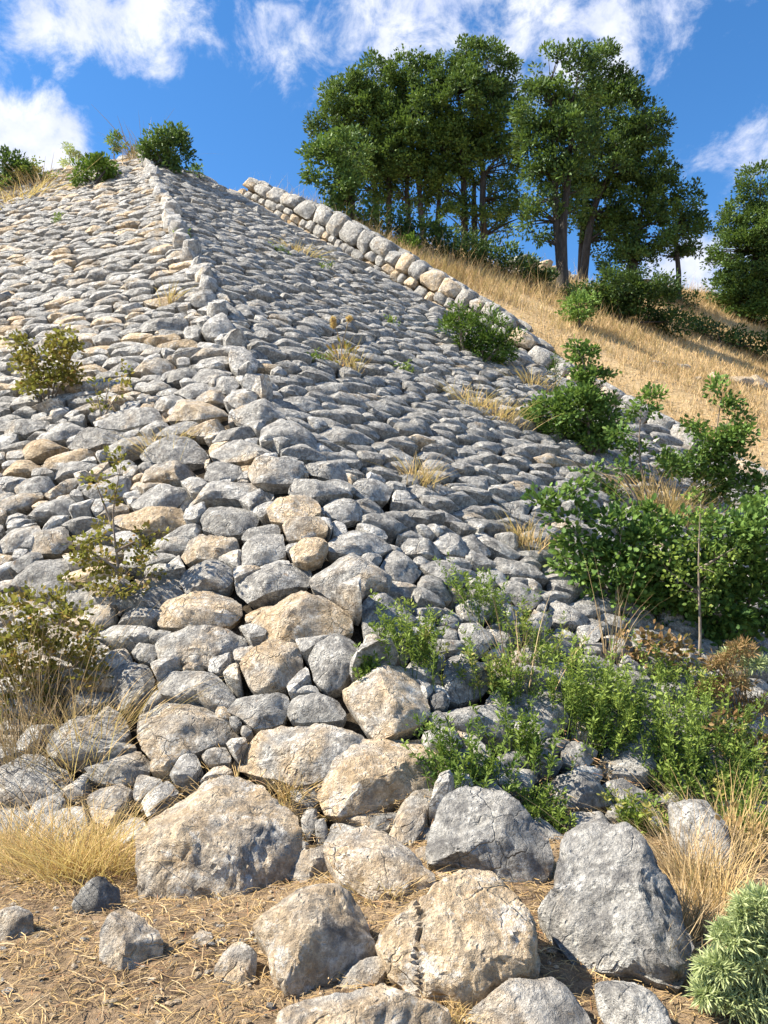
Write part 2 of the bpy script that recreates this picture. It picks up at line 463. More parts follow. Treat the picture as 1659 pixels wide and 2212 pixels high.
def stone_arrays(poly, c, u, v, n, H, depth, N, seed, rough=1.0, tilt=(0, 0), cuts=5, bevel=.35):
    """poly: (k,2) outline in the (u,v) frame about c. Returns verts (about c), tris, quads."""
    r_ = np.random.default_rng(seed)
    rho, th, Q, rim = disc_grid(N)
    rho = 1 - (1 - rho) ** 1.35
    th = th + r_.random() * 6.283
    D = np.stack([np.cos(th), np.sin(th)], 1)
    a = poly; e = np.roll(poly, -1, 0) - a
    den = D[:, None, 0] * e[None, :, 1] - D[:, None, 1] * e[None, :, 0]
    den = np.where(np.abs(den) < 1e-9, 1e-9, den)
    tt = (a[None, :, 0] * e[None, :, 1] - a[None, :, 1] * e[None, :, 0]) / den
    ss = (a[None, :, 0] * D[:, None, 1] - a[None, :, 1] * D[:, None, 0]) / den
    rr = np.where((tt > 0) & (ss >= -1e-6) & (ss <= 1 + 1e-6), tt, -1).max(1)
    rr[rr < 0] = np.median(rr[rr > 0]) if (rr > 0).any() else .1
    P = D * (rr * rho)[:, None]
    rad = float(np.sqrt(np.mean(rr[rim] ** 2)))
    # ragged rim
    Wp = P[:, :1] * u + P[:, 1:] * v + c
    P = P * (1 + .07 * fbm(Wp * (2.2 / rad), 3, seed % 40 + 3) * rho)[:, None]
    # distance to the rim: sheer or sloping flanks, a broad uneven top
    ap = P[:, None, :] - a[None]
    tq = np.clip((ap * e[None]).sum(2) / np.maximum((e * e).sum(1), 1e-9)[None], 0, 1)
    ds = np.linalg.norm(ap - tq[..., None] * e[None], axis=2)
    kk = 14.0 / rad
    d = -np.log(np.exp(-kk * np.minimum(ds, 3 * rad)).sum(1)) / kk
    d = np.maximum(d, 0) * (rho < .999)
    w = rad * bevel * (1 + .55 * np.cos(th - r_.random() * 6.283)) 
    x = np.clip(d / np.maximum(w, .05 * rad), 0, 1)
    f = np.sin(x * math.pi / 2) ** .75
    hh = H * f * (.84 + .16 * (1 - rho ** 2)) + H * f * .38 * (tilt[0] * P[:, 0] + tilt[1] * P[:, 1]) / rad
    V = P[:, :1] * u + P[:, 1:] * v + hh[:, None] * n
    for i in range(cuts):                            # broken faces
        m = r_.normal(size=3); m = m - n * np.dot(m, n)
        m = unit(unit(m) * r_.uniform(.1, .8) + n * r_.uniform(.5, 1.0))
        pr = V @ m
        dd = pr.max() - (pr.max() - max(0.0, np.median(pr))) * r_.uniform(.15, .8)
        V = V - np.maximum(0, pr - dd)[:, None] * m[None, :] * .9
    nb = len(rim)
    R1 = V[rim] * .98; R1 = R1 - n * (R1 @ n)[:, None] - n * depth * .45
    R2 = V[rim] * .82; R2 = R2 - n * (R2 @ n)[:, None] - n * depth
    ng = len(V)
    V = np.concatenate([V, R1, R2])
    W_ = V + c
    nl = np.linalg.norm(V, axis=1, keepdims=True)
    nrm = unit(n) * .6 + V / np.maximum(nl, 1e-5) * .4
    f0 = 1.5 / rad
    dsp = fbm(W_ * f0, 3, seed % 50) * .09 * rad
    if N >= 7:
        lump = fbm(W_ * f0 * 2.6, 3, seed % 50 + 7, .55)
        dsp = dsp + np.where(lump > .1, (lump - .1) * .10, 0) * rad - np.where(lump < -.2, (-.2 - lump) * .17, 0) * rad
        dsp = dsp + fbm(W_ * f0 * 6, 5, seed % 50 + 11, .68) * .065 * rad
    V = V + nrm * (dsp * rough)[:, None]
    i0 = np.arange(nb); i1 = (i0 + 1) % nb
    QQ = [Q, np.stack([rim[i1], rim[i0], ng + i0, ng + i1], 1), np.stack([ng + i1, ng + i0, ng + nb + i0, ng + nb + i1], 1)]
    Q = np.concatenate(QQ)
    # outward faces
    p0, p1, p2 = V[QQ[0][len(QQ[0]) // 2][:3]]
    if np.dot(np.cross(p1 - p0, p2 - p0), n) < 0: Q = Q[:, ::-1]
    return V, None, Q

def frame(n, ref=np.array([1.0, 0, 0])):
    u = unit(ref - n * np.dot(ref, n))
    return u, np.cross(n, u)

def ccw(p):
    a = np.sum(p[:, 0] * np.roll(p[:, 1], -1) - np.roll(p[:, 0], -1) * p[:, 1])
    return p if a > 0 else p[::-1]

class Stone: pass

# outlines of the stones that can be recognised one by one (in quarters of the picture)
OFFS = dict(A=(0, 1659), B=(829.5, 1659), Cc=(0, 1106), D=(829.5, 1106), E=(0, 553))
# (sheet, tone 0 grey..1 tan, value, height factor, place 'r' rampart / 'l' loose, outline)
TR = [
('A', .62, 1.0, .8, 'r', '600,140 700,60 790,-15 960,-15 1100,40 1180,110 1265,185 1295,330 1275,370 1200,440 1120,520 1060,590 990,635 890,650 800,640 730,610 660,520 600,420 590,330 575,240'),
('A', .66, 1.0, .9, 'r', '1095,660 1180,590 1290,520 1400,495 1500,520 1560,590 1600,660 1620,740 1610,800 1540,860 1450,890 1350,940 1240,960 1190,900 1150,760'),
('A', .60, 1.1, .6, 'r', '1190,1180 1225,1020 1340,950 1500,945 1660,940 1820,985 1925,1015 1960,1100 1940,1200 1500,1260'),
('A', .6, 1.0, .8, 'r', '1475,925 1540,870 1620,810 1690,810 1700,870 1670,915 1560,935'),
('A', .45, .95, .9, 'r', '1245,420 1300,350 1380,335 1430,380 1435,430 1370,460 1310,480 1260,450'),
('A', .55, 1.0, .7, 'l0', '445,700 480,640 560,600 640,620 690,680 710,760 690,820 600,870 500,840 430,770'),
('A', -.3, .55, .8, 'l1', '310,530 360,480 450,460 510,490 530,540 490,580 410,625 340,600'),
('A', .6, 1.0, .8, 'l2', '830,715 870,690 910,700 920,740 870,755'),
('A', .5, 1.0, .6, 'l3', '925,830 950,770 1010,735 1060,745 1110,780 1110,880 1050,920 960,900'),
('A', .6, .9, .6, 'l4', '-30,690 20,610 90,580 150,620 150,680 60,730'),
('A', .55, 1.0, .8, 'r', '375,130 440,80 530,65 580,100 560,150 520,200 470,250 400,230'),
('A', .35, .95, .7, 'r', '370,60 385,-10 450,-50 570,-80 650,-30 650,30 610,80 520,60 440,75'),
('A', .2, 1.0, .6, 'r', '-60,100 -60,-20 60,-60 200,-60 300,-10 340,50 250,110 100,170 0,170'),
('A', .3, 1.0, 1, 'r', '1300,200 1330,165 1370,180 1365,250 1330,300 1300,260'),
('A', .3, 1.0, 1, 'r', '1360,220 1400,210 1415,250 1400,300 1365,300'),
('A', .72, 1.05, .75, 'r', '1365,120 1440,40 1490,-10 1560,-55 1680,-100 1820,-130 1930,-110 1975,-20 1965,50 1900,90 1800,110 1700,160 1600,200 1480,215 1400,190'),
('A', .1, .8, .8, 'r', '1590,250 1640,205 1720,190 1730,230 1690,270 1620,275'),
('A', .5, 1.1, .7, 'r', '1395,325 1455,265 1560,240 1640,280 1740,320 1800,370 1880,440 1870,500 1790,510 1740,560 1640,560 1560,510 1490,480 1430,400'),
('B', -.05, .92, .9, 'r', '180,300 210,200 280,115 370,82 470,90 580,130 650,200 710,260 735,340 720,420 670,480 610,508 560,490 500,450 480,400 400,370 330,350 230,350 180,330'),
('B', .78, 1.05, .9, 'r', '-30,760 0,690 90,610 170,550 260,490 390,435 480,450 560,520 630,590 670,680 690,800 680,860 590,920 500,960 420,1010 340,1035 270,1000 180,990 90,920 30,870'),
('B', .22, .95, .75, 'r', '660,620 715,520 765,400 765,330 830,230 900,215 1000,245 1080,270 1150,340 1200,440 1260,530 1300,640 1340,760 1320,870 1270,950 1180,930 1100,900 960,890 820,890 760,800 700,700'),
('B', .45, 1.0, .9, 'r', '12,290 60,210 130,140 200,85 245,95 245,140 190,190 165,270 120,330 60,320'),
('B', .6, 1.05, .9, 'r', '215,390 260,360 335,365 350,440 290,470 250,480 225,430'),
('B', .6, 1.0, .8, 'r', '135,335 170,325 240,365 200,400 150,370'),
('B', .58, 1.05, .7, 'r', '340,1110 430,1060 520,990 600,920 700,900 790,895 840,950 880,1030 920,1130 600,1200'),
('B', .1, 1.0, .8, 'r', '930,960 1000,910 1080,930 1120,960 1180,990 1230,1060 1250,1150 1000,1170 910,1060'),
('B', .1, 1.05, .7, 'r', '1230,220 1280,140 1350,125 1430,190 1480,270 1520,370 1480,440 1400,430 1310,370 1250,300'),
('B', .0, .95, .8, 'r', '640,110 670,30 760,10 880,25 960,70 1000,110 960,180 860,200 760,195 690,200'),
('B', .1, 1.1, .8, 'r', '1545,30 1590,0 1660,60 1680,150 1600,130'),
('Cc', .6, 1.08, .7, 'r', '672,450 720,400 820,365 920,338 1000,335 1040,390 1050,440 1010,480 900,490 800,500 700,490'),
('Cc', .62, 1.0, .8, 'r', '1042,500 1100,420 1180,375 1290,340 1380,365 1450,400 1520,430 1528,500 1480,530 1400,580 1340,590 1280,560 1180,540 1090,540'),
('Cc', .1, .95, .8, 'r', '1010,290 1060,265 1150,245 1230,215 1300,205 1350,240 1330,310 1240,340 1150,375 1070,395 1020,350'),
('Cc', .38, 1.0, .9, 'r', '1335,270 1390,210 1480,175 1560,190 1640,240 1700,300 1680,340 1600,350 1540,410 1460,400 1400,370 1345,320'),
('Cc', .45, 1.08, .7, 'r', '668,640 690,570 740,510 860,490 960,485 1030,500 1075,560 1080,610 1030,660 970,700 900,670 780,650 690,670'),
('Cc', .3, 1.0, .8, 'r', '680,740 740,690 860,685 940,700 1000,740 1028,790 960,860 890,840 840,800 760,800 700,790'),
('Cc', .4, .95, .75, 'r', '585,920 600,850 660,808 760,805 860,840 900,870 980,910 1010,950 1040,990 990,1010 930,1020 870,1040 800,1060 720,1085 640,1050 595,990'),
('Cc', .5, 1.0, .9, 'r', '1035,660 1080,600 1180,545 1270,560 1300,620 1310,680 1270,730 1190,770 1100,780 1050,740'),
('Cc', .1, .9, .8, 'r', '1330,640 1370,570 1450,520 1520,530 1562,580 1550,640 1500,700 1470,760 1410,778 1350,720'),
('Cc', .2, 1.0, .8, 'r', '978,840 1040,800 1140,790 1240,778 1255,820 1235,900 1180,930 1110,935 1060,890'),
('Cc', .25, .95, .8, 'r', '1240,860 1270,790 1360,778 1450,810 1495,860 1470,900 1380,905 1300,910 1240,900'),
('Cc', .5, 1.05, .8, 'r', '1018,1060 1060,1000 1140,945 1260,910 1380,915 1500,925 1570,960 1600,1010 1590,1060 1550,1110 1480,1140 1390,1170 1330,1190 1250,1150 1150,1130 1050,1110'),
('Cc', .6, 1.18, .8, 'r', '1480,790 1540,720 1600,660 1670,632 1740,660 1820,710 1850,780 1862,870 1800,920 1720,950 1660,965 1590,990 1530,930 1500,860'),
('Cc', .4, .95, .8, 'r', '778,300 800,240 860,200 940,200 1005,235 1010,290 980,330 900,340 810,360'),
('Cc', .15, 1.0, .8, 'r', '1040,140 1120,110 1215,92 1225,140 1235,200 1180,225 1100,245 1042,240'),
('Cc', .8, 1.05, .8, 'r', '1250,160 1320,120 1390,108 1420,150 1400,195 1330,220 1255,205'),
('Cc', .6, 1.1, .8, 'r', '1220,70 1290,35 1370,15 1418,50 1400,95 1320,120 1240,125'),
('Cc', .6, 1.05, .7, 'r', '778,180 830,110 900,95 990,105 1035,140 1030,200 960,215 860,205 800,225'),
('Cc', .2, .95, .7, 'r', '200,960 260,890 340,872 440,880 540,890 560,950 530,1010 450,1050 350,1075 250,1060 205,1010'),
('Cc', .3, 1.0, .8, 'r', '872,1060 910,1025 970,1015 1000,1050 990,1080 900,1090'),
('Cc', .1, .8, .8, 'r', '480,830 500,720 560,650 640,650 670,720 660,780 600,830 530,860'),
('Cc', .2, 1.0, .8, 'r', '568,610 600,570 660,562 698,580 680,620 640,650 590,640'),
('Cc', .2, 1.0, .8, 'r', '645,530 690,508 740,512 735,545 690,560 650,555'),
('Cc', .9, .9, .8, 'r', '930,860 960,835 1000,850 990,890 950,885'),
('Cc', .1, .9, .8, 'r', '990,880 1030,880 1045,910 1010,935 990,910'),
('Cc', .1, 1.0, .8, 'r', '1040,930 1080,920 1090,950 1060,975 1040,960'),
('Cc', .0, .85, .7, 'r', '865,30 900,0 960,-30 1060,-20 1120,30 1110,60 1040,95 940,100 870,80'),
('Cc', .85, 1.0, .7, 'r', '505,60 560,10 650,-20 760,-25 810,10 800,60 740,90 650,85 560,75'),
('Cc', .25, 1.1, .7, 'r', '1400,130 1440,90 1540,80 1640,110 1700,150 1640,180 1540,190 1450,170'),
('Cc', .1, .9, .8, 'r', '1560,420 1590,370 1660,345 1760,350 1800,400 1700,520 1620,555 1565,530'),
('Cc', .1, .9, .8, 'r', '1042,110 1080,65 1150,50 1210,55 1215,90 1130,110 1050,125'),
('Cc', .5, 1.0, .7, 'r', '120,170 170,90 240,52 300,70 320,140 260,180 150,185'),
('Cc', .4, 1.1, .7, 'r', '-10,180 -10,120 90,70 170,58 180,85 120,130 60,175'),
('Cc', .2, 1.0, .7, 'r', '50,235 110,190 180,170 190,195 130,230 70,262'),
('Cc', .1, .9, .7, 'r', '40,320 90,250 180,200 270,200 300,260 260,320 150,330'),
('D', .0, .9, .8, 'r', '-20,250 10,180 80,165 165,205 160,250 110,310 40,300'),
('D', .05, 1.05, .7, 'r', '60,150 110,105 200,120 255,180 240,210 150,190 90,165'),
('D', .05, 1.2, .7, 'r', '205,110 260,88 330,110 370,160 340,195 270,180 220,150'),
('D', .1, .95, .8, 'r', '155,240 210,205 290,215 350,260 365,310 330,345 260,320 190,270'),
('D', .0, .9, .8, 'r', '315,100 380,95 440,130 460,180 400,190 340,150'),
('D', .0, .85, .8, 'r', '140,300 190,272 250,290 295,350 290,385 210,380 150,350'),
('D', .1, 1.2, .7, 'r', '380,90 450,85 540,130 590,190 560,205 480,170 410,130'),
('D', .05, 1.0, .7, 'r', '460,230 500,195 600,210 690,250 720,300 620,290 520,270'),
('D', .1, .95, .8, 'r', '490,310 560,290 640,310 690,350 640,420 600,435 540,380'),
('D', .15, .95, .8, 'r', '-10,560 30,505 80,500 130,540 140,600 100,650 60,640 0,620'),
('D', .0, .85, .8, 'r', '255,720 270,640 340,600 420,620 470,670 490,740 440,800 350,825 280,810'),
('D', .1, 1.1, .8, 'r', '245,860 300,830 400,835 480,870 560,930 640,990 600,1030 500,1000 380,970 280,930'),
('D', .2, 1.05, .7, 'r', '535,810 600,785 700,780 760,830 800,900 790,960 720,960 650,900 570,860'),
('D', .05, 1.0, .8, 'r', '895,860 930,815 1000,840 1060,880 1100,930 1040,960 960,980 910,960'),
('D', .0, 1.05, .8, 'r', '920,1080 950,1000 1020,960 1100,945 1140,990 1160,1060 1180,1150 1100,1180 980,1150'),
('D', .0, .9, .9, 'r', '765,1040 810,995 870,985 920,1010 925,1060 880,1090 820,1100 775,1080'),
('D', .1, 1.1, .8, 'r', '320,560 330,490 400,475 460,520 480,570 420,620 350,610'),
('D', .1, 1.0, .8, 'r', '580,470 640,425 700,430 730,480 700,520 620,520'),
('D', .1, 1.05, .8, 'r', '700,440 720,385 790,400 860,440 900,490 820,500 740,490'),
('D', .2, 1.0, .8, 'r', '590,580 650,570 720,620 740,650 660,660 600,620'),
('D', .3, 1.0, .8, 'r', '950,600 990,545 1060,560 1085,610 1020,625'),
('D', .1, 1.1, .8, 'r', '305,390 370,365 440,400 470,440 430,470 350,460'),
('D', .1, 1.0, .8, 'r', '1385,1010 1430,980 1490,1040 1505,1100 1440,1130 1390,1080'),
('D', .0, .8, .8, 'r', '200,800 240,770 275,800 265,840 215,850'),
('E', .1, .95, .7, 'r', '600,850 640,800 740,770 840,775 910,800 905,850 850,885 760,900 680,895 610,880'),
('E', .6, .95, .7, 'r', '575,960 620,915 720,885 830,885 888,920 885,970 820,1010 740,985 650,995 590,985'),
('E', .35, 1.1, .7, 'r', '782,1080 850,1010 960,980 1080,975 1190,1000 1180,1040 1100,1085 1000,1070 900,1085 820,1105'),
('E', .2, 1.05, .7, 'r', '565,1060 630,1005 720,980 790,1000 815,1030 780,1080 720,1110 640,1110 575,1090'),
('E', .35, 1.05, .8, 'r', '1068,940 1110,890 1200,860 1280,870 1315,930 1260,980 1150,985 1080,975'),
('E', .35, 1.05, .7, 'r', '905,850 960,820 1080,800 1170,790 1205,830 1190,860 1120,870 1060,890 970,895 920,870'),
('E', .3, 1.0, .8, 'r', '995,690 1040,640 1120,615 1180,630 1230,680 1250,700 1180,710 1100,745 1020,720'),
('E', .6, 1.1, .6, 'r', '712,690 760,655 850,635 950,618 995,650 990,690 920,705 840,715 760,712'),
('E', .2, 1.05, .6, 'r', '420,735 480,680 580,650 680,660 715,685 690,715 600,730 520,750'),
('E', .2, 1.1, .6, 'r', '175,795 220,740 310,712 390,720 410,745 350,770 260,800'),
('E', .2, 1.0, .6, 'r', '20,760 60,720 150,700 240,715 200,745 110,770'),
('E', .1, .95, .6, 'r', '295,825 350,780 450,745 550,740 565,770 500,810 400,835'),
('E', .8, 1.0, .6, 'r', '80,870 130,820 220,790 295,790 290,825 220,855 140,880'),
('E', .8, 1.05, .6, 'r', '190,900 240,850 340,830 430,840 440,870 360,880 260,910'),
('E', .1, 1.0, .6, 'r', '228,960 270,905 350,885 430,895 435,925 370,940 300,965'),
('E', .75, 1.0, .6, 'r', '5,940 50,890 130,878 190,890 180,930 100,950'),
('E', .3, 1.05, .6, 'r', '60,1000 120,955 200,950 260,975 200,1010 120,1040 70,1040'),
('E', .15, 1.0, .8, 'r', '1120,770 1150,720 1220,700 1300,740 1355,790 1370,840 1290,820 1200,800 1140,800'),
('E', .0, .85, .7, 'r', '915,780 970,735 1050,730 1115,765 1100,785 1010,805 930,810'),
('E', .1, 1.05, .7, 'r', '1245,1000 1310,960 1400,965 1480,1000 1530,1040 1450,1050 1380,1060 1290,1055'),
('E', .65, 1.15, .7, 'r', '1150,1090 1210,1040 1300,1030 1370,1040 1390,1090 1330,1140 1220,1150 1160,1140'),
('E', .1, 1.1, .7, 'r', '1395,1060 1450,1045 1540,1090 1570,1150 1480,1150 1420,1120'),
('E', .0, .95, .7, 'r', '1355,760 1430,735 1520,745 1580,790 1590,830 1500,815 1420,800 1370,790'),
('E', .05, .95, .7, 'r', '1315,900 1380,880 1450,900 1500,945 1520,975 1430,975 1340,950'),
('E', .1, 1.05, .7, 'r', '1210,830 1260,805 1340,820 1420,870 1400,885 1300,880 1220,860'),
('E', .55, 1.0, .7, 'r', '795,760 850,715 930,700 995,725 960,760 880,780 820,775'),
('E', .3, 1.15, .7, 'r', '665,650 700,605 770,595 830,620 790,645 700,668'),
('E', .2, 1.1, .7, 'r', '590,575 640,530 700,535 748,570 690,580 620,588'),
('E', .5, 1.0, .7, 'r', '545,490 600,455 690,438 760,450 765,480 700,520 620,505'),
('E', .25, 1.2, 1, 'r', '985,450 1000,400 1050,385 1100,425 1115,480 1080,515 1020,510 990,480'),
('E', .1, .9, .8, 'r', '885,960 900,910 960,885 1030,895 1050,940 1000,970 930,980'),
('E', .4, 1.2, .8, 'r', '985,640 1010,590 1080,575 1120,600 1100,640 1030,665'),
('E', .1, 1.1, .8, 'r', '1045,560 1070,510 1110,505 1165,540 1160,580 1090,585'),
('E', .15, 1.2, 1, 'r', '868,320 900,270 960,245 1010,300 1020,330 960,345 890,350'),
('E', .05, 1.0, 1, 'r', '920,230 940,195 1010,210 1070,270 1075,310 1030,310 990,260'),
('E', .2, 1.1, 1, 'r', '818,205 840,160 890,145 935,180 910,215 850,225'),
('E', 1.1, 1.0, .6, 'r', '620,205 670,175 760,170 810,180 800,205 740,215 680,222'),
('E', .15, 1.0, .6, 'r', '575,315 640,280 740,262 820,275 815,310 740,330 640,335'),
('E', .1, 1.0, .7, 'r', '1520,990 1560,960 1660,970 1700,1010 1680,1060 1600,1060 1530,1030'),
('E', .3, 1.0, .7, 'r', '350,1010 400,960 500,945 570,960 560,1020 460,1050 380,1045'),
('E', .3, 1.05, .7, 'r', '195,1030 250,985 320,960 340,985 300,1020 220,1045'),
('E', .3, 1.0, .7, 'r', '110,1100 180,1060 290,1040 330,1060 300,1120 180,1130'),
('E', .4, 1.0, .7, 'r', '-10,1080 60,1035 170,1020 190,1045 110,1085 30,1105'),
('E', .1, .9, .7, 'r', '700,540 740,500 830,485 875,500 830,530 770,555'),
('E', .2, 1.0, .7, 'r', '818,535 880,495 960,480 1010,495 980,525 900,545'),
('E', .2, 1.0, .7, 'r', '755,590 800,555 880,545 920,570 890,600 820,620'),
('E', .1, 1.0, .8, 'r', '925,560 960,520 1010,520 1035,555 1000,600 950,590'),
('E', .5, 1.05, .7, 'r', '840,620 880,585 950,578 985,600 960,625 880,635'),
('E', .3, 1.1, .7, 'r', '430,880 480,820 570,780 650,775 690,790 640,820 560,850 490,890'),
]

RD = unit(apex_r - base_r)
nL = unit(np.array([-LX, -LY, 1.0])); nRt = unit(np.array([-RX, -RY, 1.0]))
AL = unit(np.cross(RD, nL)); AR = unit(np.cross(RD, nRt))
if AL[0] < 0: AL = -AL
if AR[0] < 0: AR = -AR
RLEN = np.linalg.norm(apex_r - base_r)

def fold(a, b):
    """unfolded face coordinates -> world"""
    a = np.asarray(a, float); b = np.asarray(b, float)
    A = np.where((a < 0)[..., None], AL, AR)
    return base_r + EYE + b[..., None] * RD + a[..., None] * A

def unfold(P):
    d = P - base_r - EYE
    b = d @ RD
    aL, aR = d @ AL, d @ AR
    # which face: compare side
    x, y = P[0], P[1]
    return np.array([aL if pl_L(x, y) < pl_R(x, y) else aR, b])

def build(s, idx):
    r_ = np.random.default_rng(idx + 100)
    if s.traced:
        N = int(np.clip(s.px * .17, 8, 56))
    else:
        N = int(np.clip(s.px * .15, 4, 12))
    V, T, Q = stone_arrays(s.poly, s.c, s.u, s.v, s.n, s.H, s.depth, N, {0: 4021, 20: 4033}.get(idx, idx + 1), s.rough, r_.normal(0, .55, 2), s.cuts, r_.uniform(.13, .38))
    return V, T, Q, (N + 1) ** 2

stones = []           # every stone of the rampart
traced_uv = []
for (sh, tone, val, hf, where, txt) in TR:
    ox, oy = OFFS[sh]
    pp = np.array([[float(k) for k in s.split(',')] for s in txt.split()])
    pp = pp * .5 + np.array([ox, oy])
    cpx = pp.mean(0)
    c0 = hit(*cpx)
    n = normal_at(c0, .35)
    vdir = unit(EYE - c0)
    n = unit(n * .8 + vdir * .2 + np.array([0, 0, .12]))
    dcen = np.linalg.norm(c0 - EYE)
    size = math.sqrt(abs(np.sum(pp[:, 0] * np.roll(pp[:, 1], -1) - np.roll(pp[:, 0], -1) * pp[:, 1])) / 2) / F * dcen
    onface = c0[2] > .12 and where == 'r'
    if not onface: n = unit(n * .55 + vdir * .6)
    H = (.26 if onface else .32) * size * hf + .015
    pc = c0 + n * (H * .18)
    u, v = frame(n)
    s = Stone()
    s.u, s.v, s.n, s.H = u, v, n, H
    s.depth = (.40 if onface else .62) * size + .05
    s.px = size * F / dcen
    s.tone, s.val, s.where, s.cuts, s.rough = tone, val, where, 9, .9
    s.traced = True
    s.idx = len(stones)
    if not onface or where != 'r':
        for _ in range(24):                      # rest the stone on the soil instead of sinking into it
            P3 = np.array([EYE + ray(x, y) * (np.dot(pc - EYE, n) / np.dot(ray(x, y), n)) for x, y in pp])
            if (P3[:, 2] - zland(P3[:, 0], P3[:, 1])).min() > -.03: break
            pc = pc + vdir * .03
    qq = pp.copy()
    tlo, thi = pp.min(0), pp.max(0)
    for it in range(3):
        P3 = []
        for (x, y) in qq:
            d = ray(x, y)
            P3.append(EYE + d * (np.dot(pc - EYE, n) / np.dot(d, n)))
        P3 = np.array(P3)
        c = P3.mean(0)
        s.poly = ccw(np.stack([(P3 - c) @ u, (P3 - c) @ v], 1)); s.c = c
        s.arr = build(s, s.idx)
        M_ = s.arr[3]
        Vw = s.arr[0] + c
        if onface: Vw = Vw[:M_]
        else:
            up_ = Vw[:, 2] > zland(Vw[:, 0], Vw[:, 1])
            Vw = Vw[up_] if up_.sum() > 20 else Vw
        X_, Y_, _ = proj(Vw)
        lo = np.array([X_.min(), Y_.min()]); hi = np.array([X_.max(), Y_.max()])
        sc_ = np.clip((thi - tlo) / np.maximum(hi - lo, 1), .75, 1.25)
        qq = (qq - (lo + hi) / 2) * sc_ + (tlo + thi) / 2
    if s.idx == 19:                              # the crack down the tan boulder
        V_ = s.arr[0]; X_, Y_, _ = proj(V_ + c)
        g_ = np.exp(-((X_ - 906 - 5 * np.sin(Y_ * .045)) / 3.0) ** 2) * (Y_ > 1925)
        s.arr = (V_ - (g_ * .035)[:, None] * n,) + s.arr[1:]
    stones.append(s)
    uvp = np.array([unfold(EYE + ray(x, y) * (np.dot(c0 - EYE, n) / np.dot(ray(x, y), n))) for x, y in pp])
    traced_uv.append((ccw(uvp), uvp.mean(0), np.linalg.norm(uvp - uvp.mean(0), axis=1).max()))

def poly_sd(poly, p):
    """largest signed distance to the edge lines (convex reading): >0 outside; also that edge"""
    a = poly; e = np.roll(poly, -1, 0) - a
    nn = np.stack([e[:, 1], -e[:, 0]], 1); nn /= np.maximum(np.linalg.norm(nn, axis=1, keepdims=True), 1e-9)
    d = np.sum((p - a) * nn, 1)
    i = int(np.argmax(d))
    return d[i], nn[i], a[i]

def clip(poly, nn, d):
    """keep x.nn <= d"""
    out = []
    k = len(poly)
    s = poly @ nn - d
    for i in range(k):
        j = (i + 1) % k
        if s[i] <= 0: out.append(poly[i])
        if (s[i] < 0) != (s[j] < 0):
            t = s[i] / (s[i] - s[j])
            out.append(poly[i] + t * (poly[j] - poly[i]))
    return np.array(out) if len(out) > 2 else None

# course directions within the faces, in unfolded coordinates
hLv = np.array([-.956, .292, 0]); hRv = unit(np.array([RY, -RX, 0]))
def course(h, A, tweak):
    e = np.array([h @ A, h @ RD]); e /= np.linalg.norm(e)
    if e[0] < 0: e = -e
    c_, s_ = math.cos(tweak), math.sin(tweak)
    return np.array([e[0] * c_ - e[1] * s_, e[0] * s_ + e[1] * c_])
eL = course(hLv, AL, math.radians(5)); eR = course(hRv, AR, math.radians(-13))

seeds = []
def add_rows(e, side, ln, ht):
    f = np.array([-e[1], e[0]])
    for iq in range(-140, 160):
        q0 = iq * ht
        p = -34 + rng.random()
        while p < 34:
            L = ln * rng.uniform(.5, 1.7)
            pos = e * (p + L / 2) + f * (q0 + rng.normal(0, ht * .26))
            p += L
            a, b = pos
            if (a < -.14) if side < 0 else (a > .14):
                seeds.append((a, b, side, L))
add_rows(eL, -1, .54, .185)
add_rows(eR, 1, .47, .205)
b = -.3
while b < RLEN + .2:
    L = rng.uniform(.42, .78)
    seeds.append((rng.normal(0, .02), b + L / 2, 0, L)); b += L

def traced_near(p, r=.8):
    return [tp for tp in traced_uv if np.linalg.norm(tp[1] - p) < tp[2] + r]

keep = []
for (a, b, side, L) in seeds:
    P = fold(np.array(a), np.array(b))
    x, y, z = P
    if z - EYE[2] < GZ - .02: continue
    cap = np.interp(x, CAPX, CAPZ)
    if z - EYE[2] > cap - .25: continue
    if stair_w(x, y) > -.12: continue
    px, py, d = proj(P)
    if d[0] < 1 or px[0] < -260 or px[0] > 1980 or py[0] > 2350: continue
    p = np.array([a, b])
    if any(poly_sd(tp[0], p)[0] < .015 for tp in traced_near(p, .1)): continue
    keep.append((a, b, side, L, px[0], py[0], d[0]))
# chinking stones where the large ones leave room
pts = [(k[0], k[1]) for k in keep]
for tp in traced_uv:
    for _ in range(7):
        ang = rng.random() * 6.283
        p = tp[1] + np.array([math.cos(ang), math.sin(ang)]) * tp[2] * rng.uniform(.75, 1.25)
        P = fold(np.array(p[0]), np.array(p[1]))
        if P[2] < 0.02: continue
        if any(poly_sd(t2[0], p)[0] < .035 for t2 in traced_near(p, .2)): continue
        if min((p[0] - q[0]) ** 2 + (p[1] - q[1]) ** 2 for q in pts) < .0125: continue
        px, py, d = proj(P)
        keep.append((p[0], p[1], 2, .2, px[0], py[0], d[0])); pts.append((p[0], p[1]))

kd = kdtree.KDTree(len(keep))
for i, k in enumerate(keep): kd.insert((k[0], k[1], 0), i)
kd.balance()
def metric(side, el):
    if side == 0 or side == 2: return np.eye(2)
    e = eL if side < 0 else eR
    f = np.array([-e[1], e[0]])
    return np.outer(e, e) / el ** 2 + np.outer(f, f)
ML, MR, M0 = metric(-1, 2.7), metric(1, 2.2), np.eye(2)

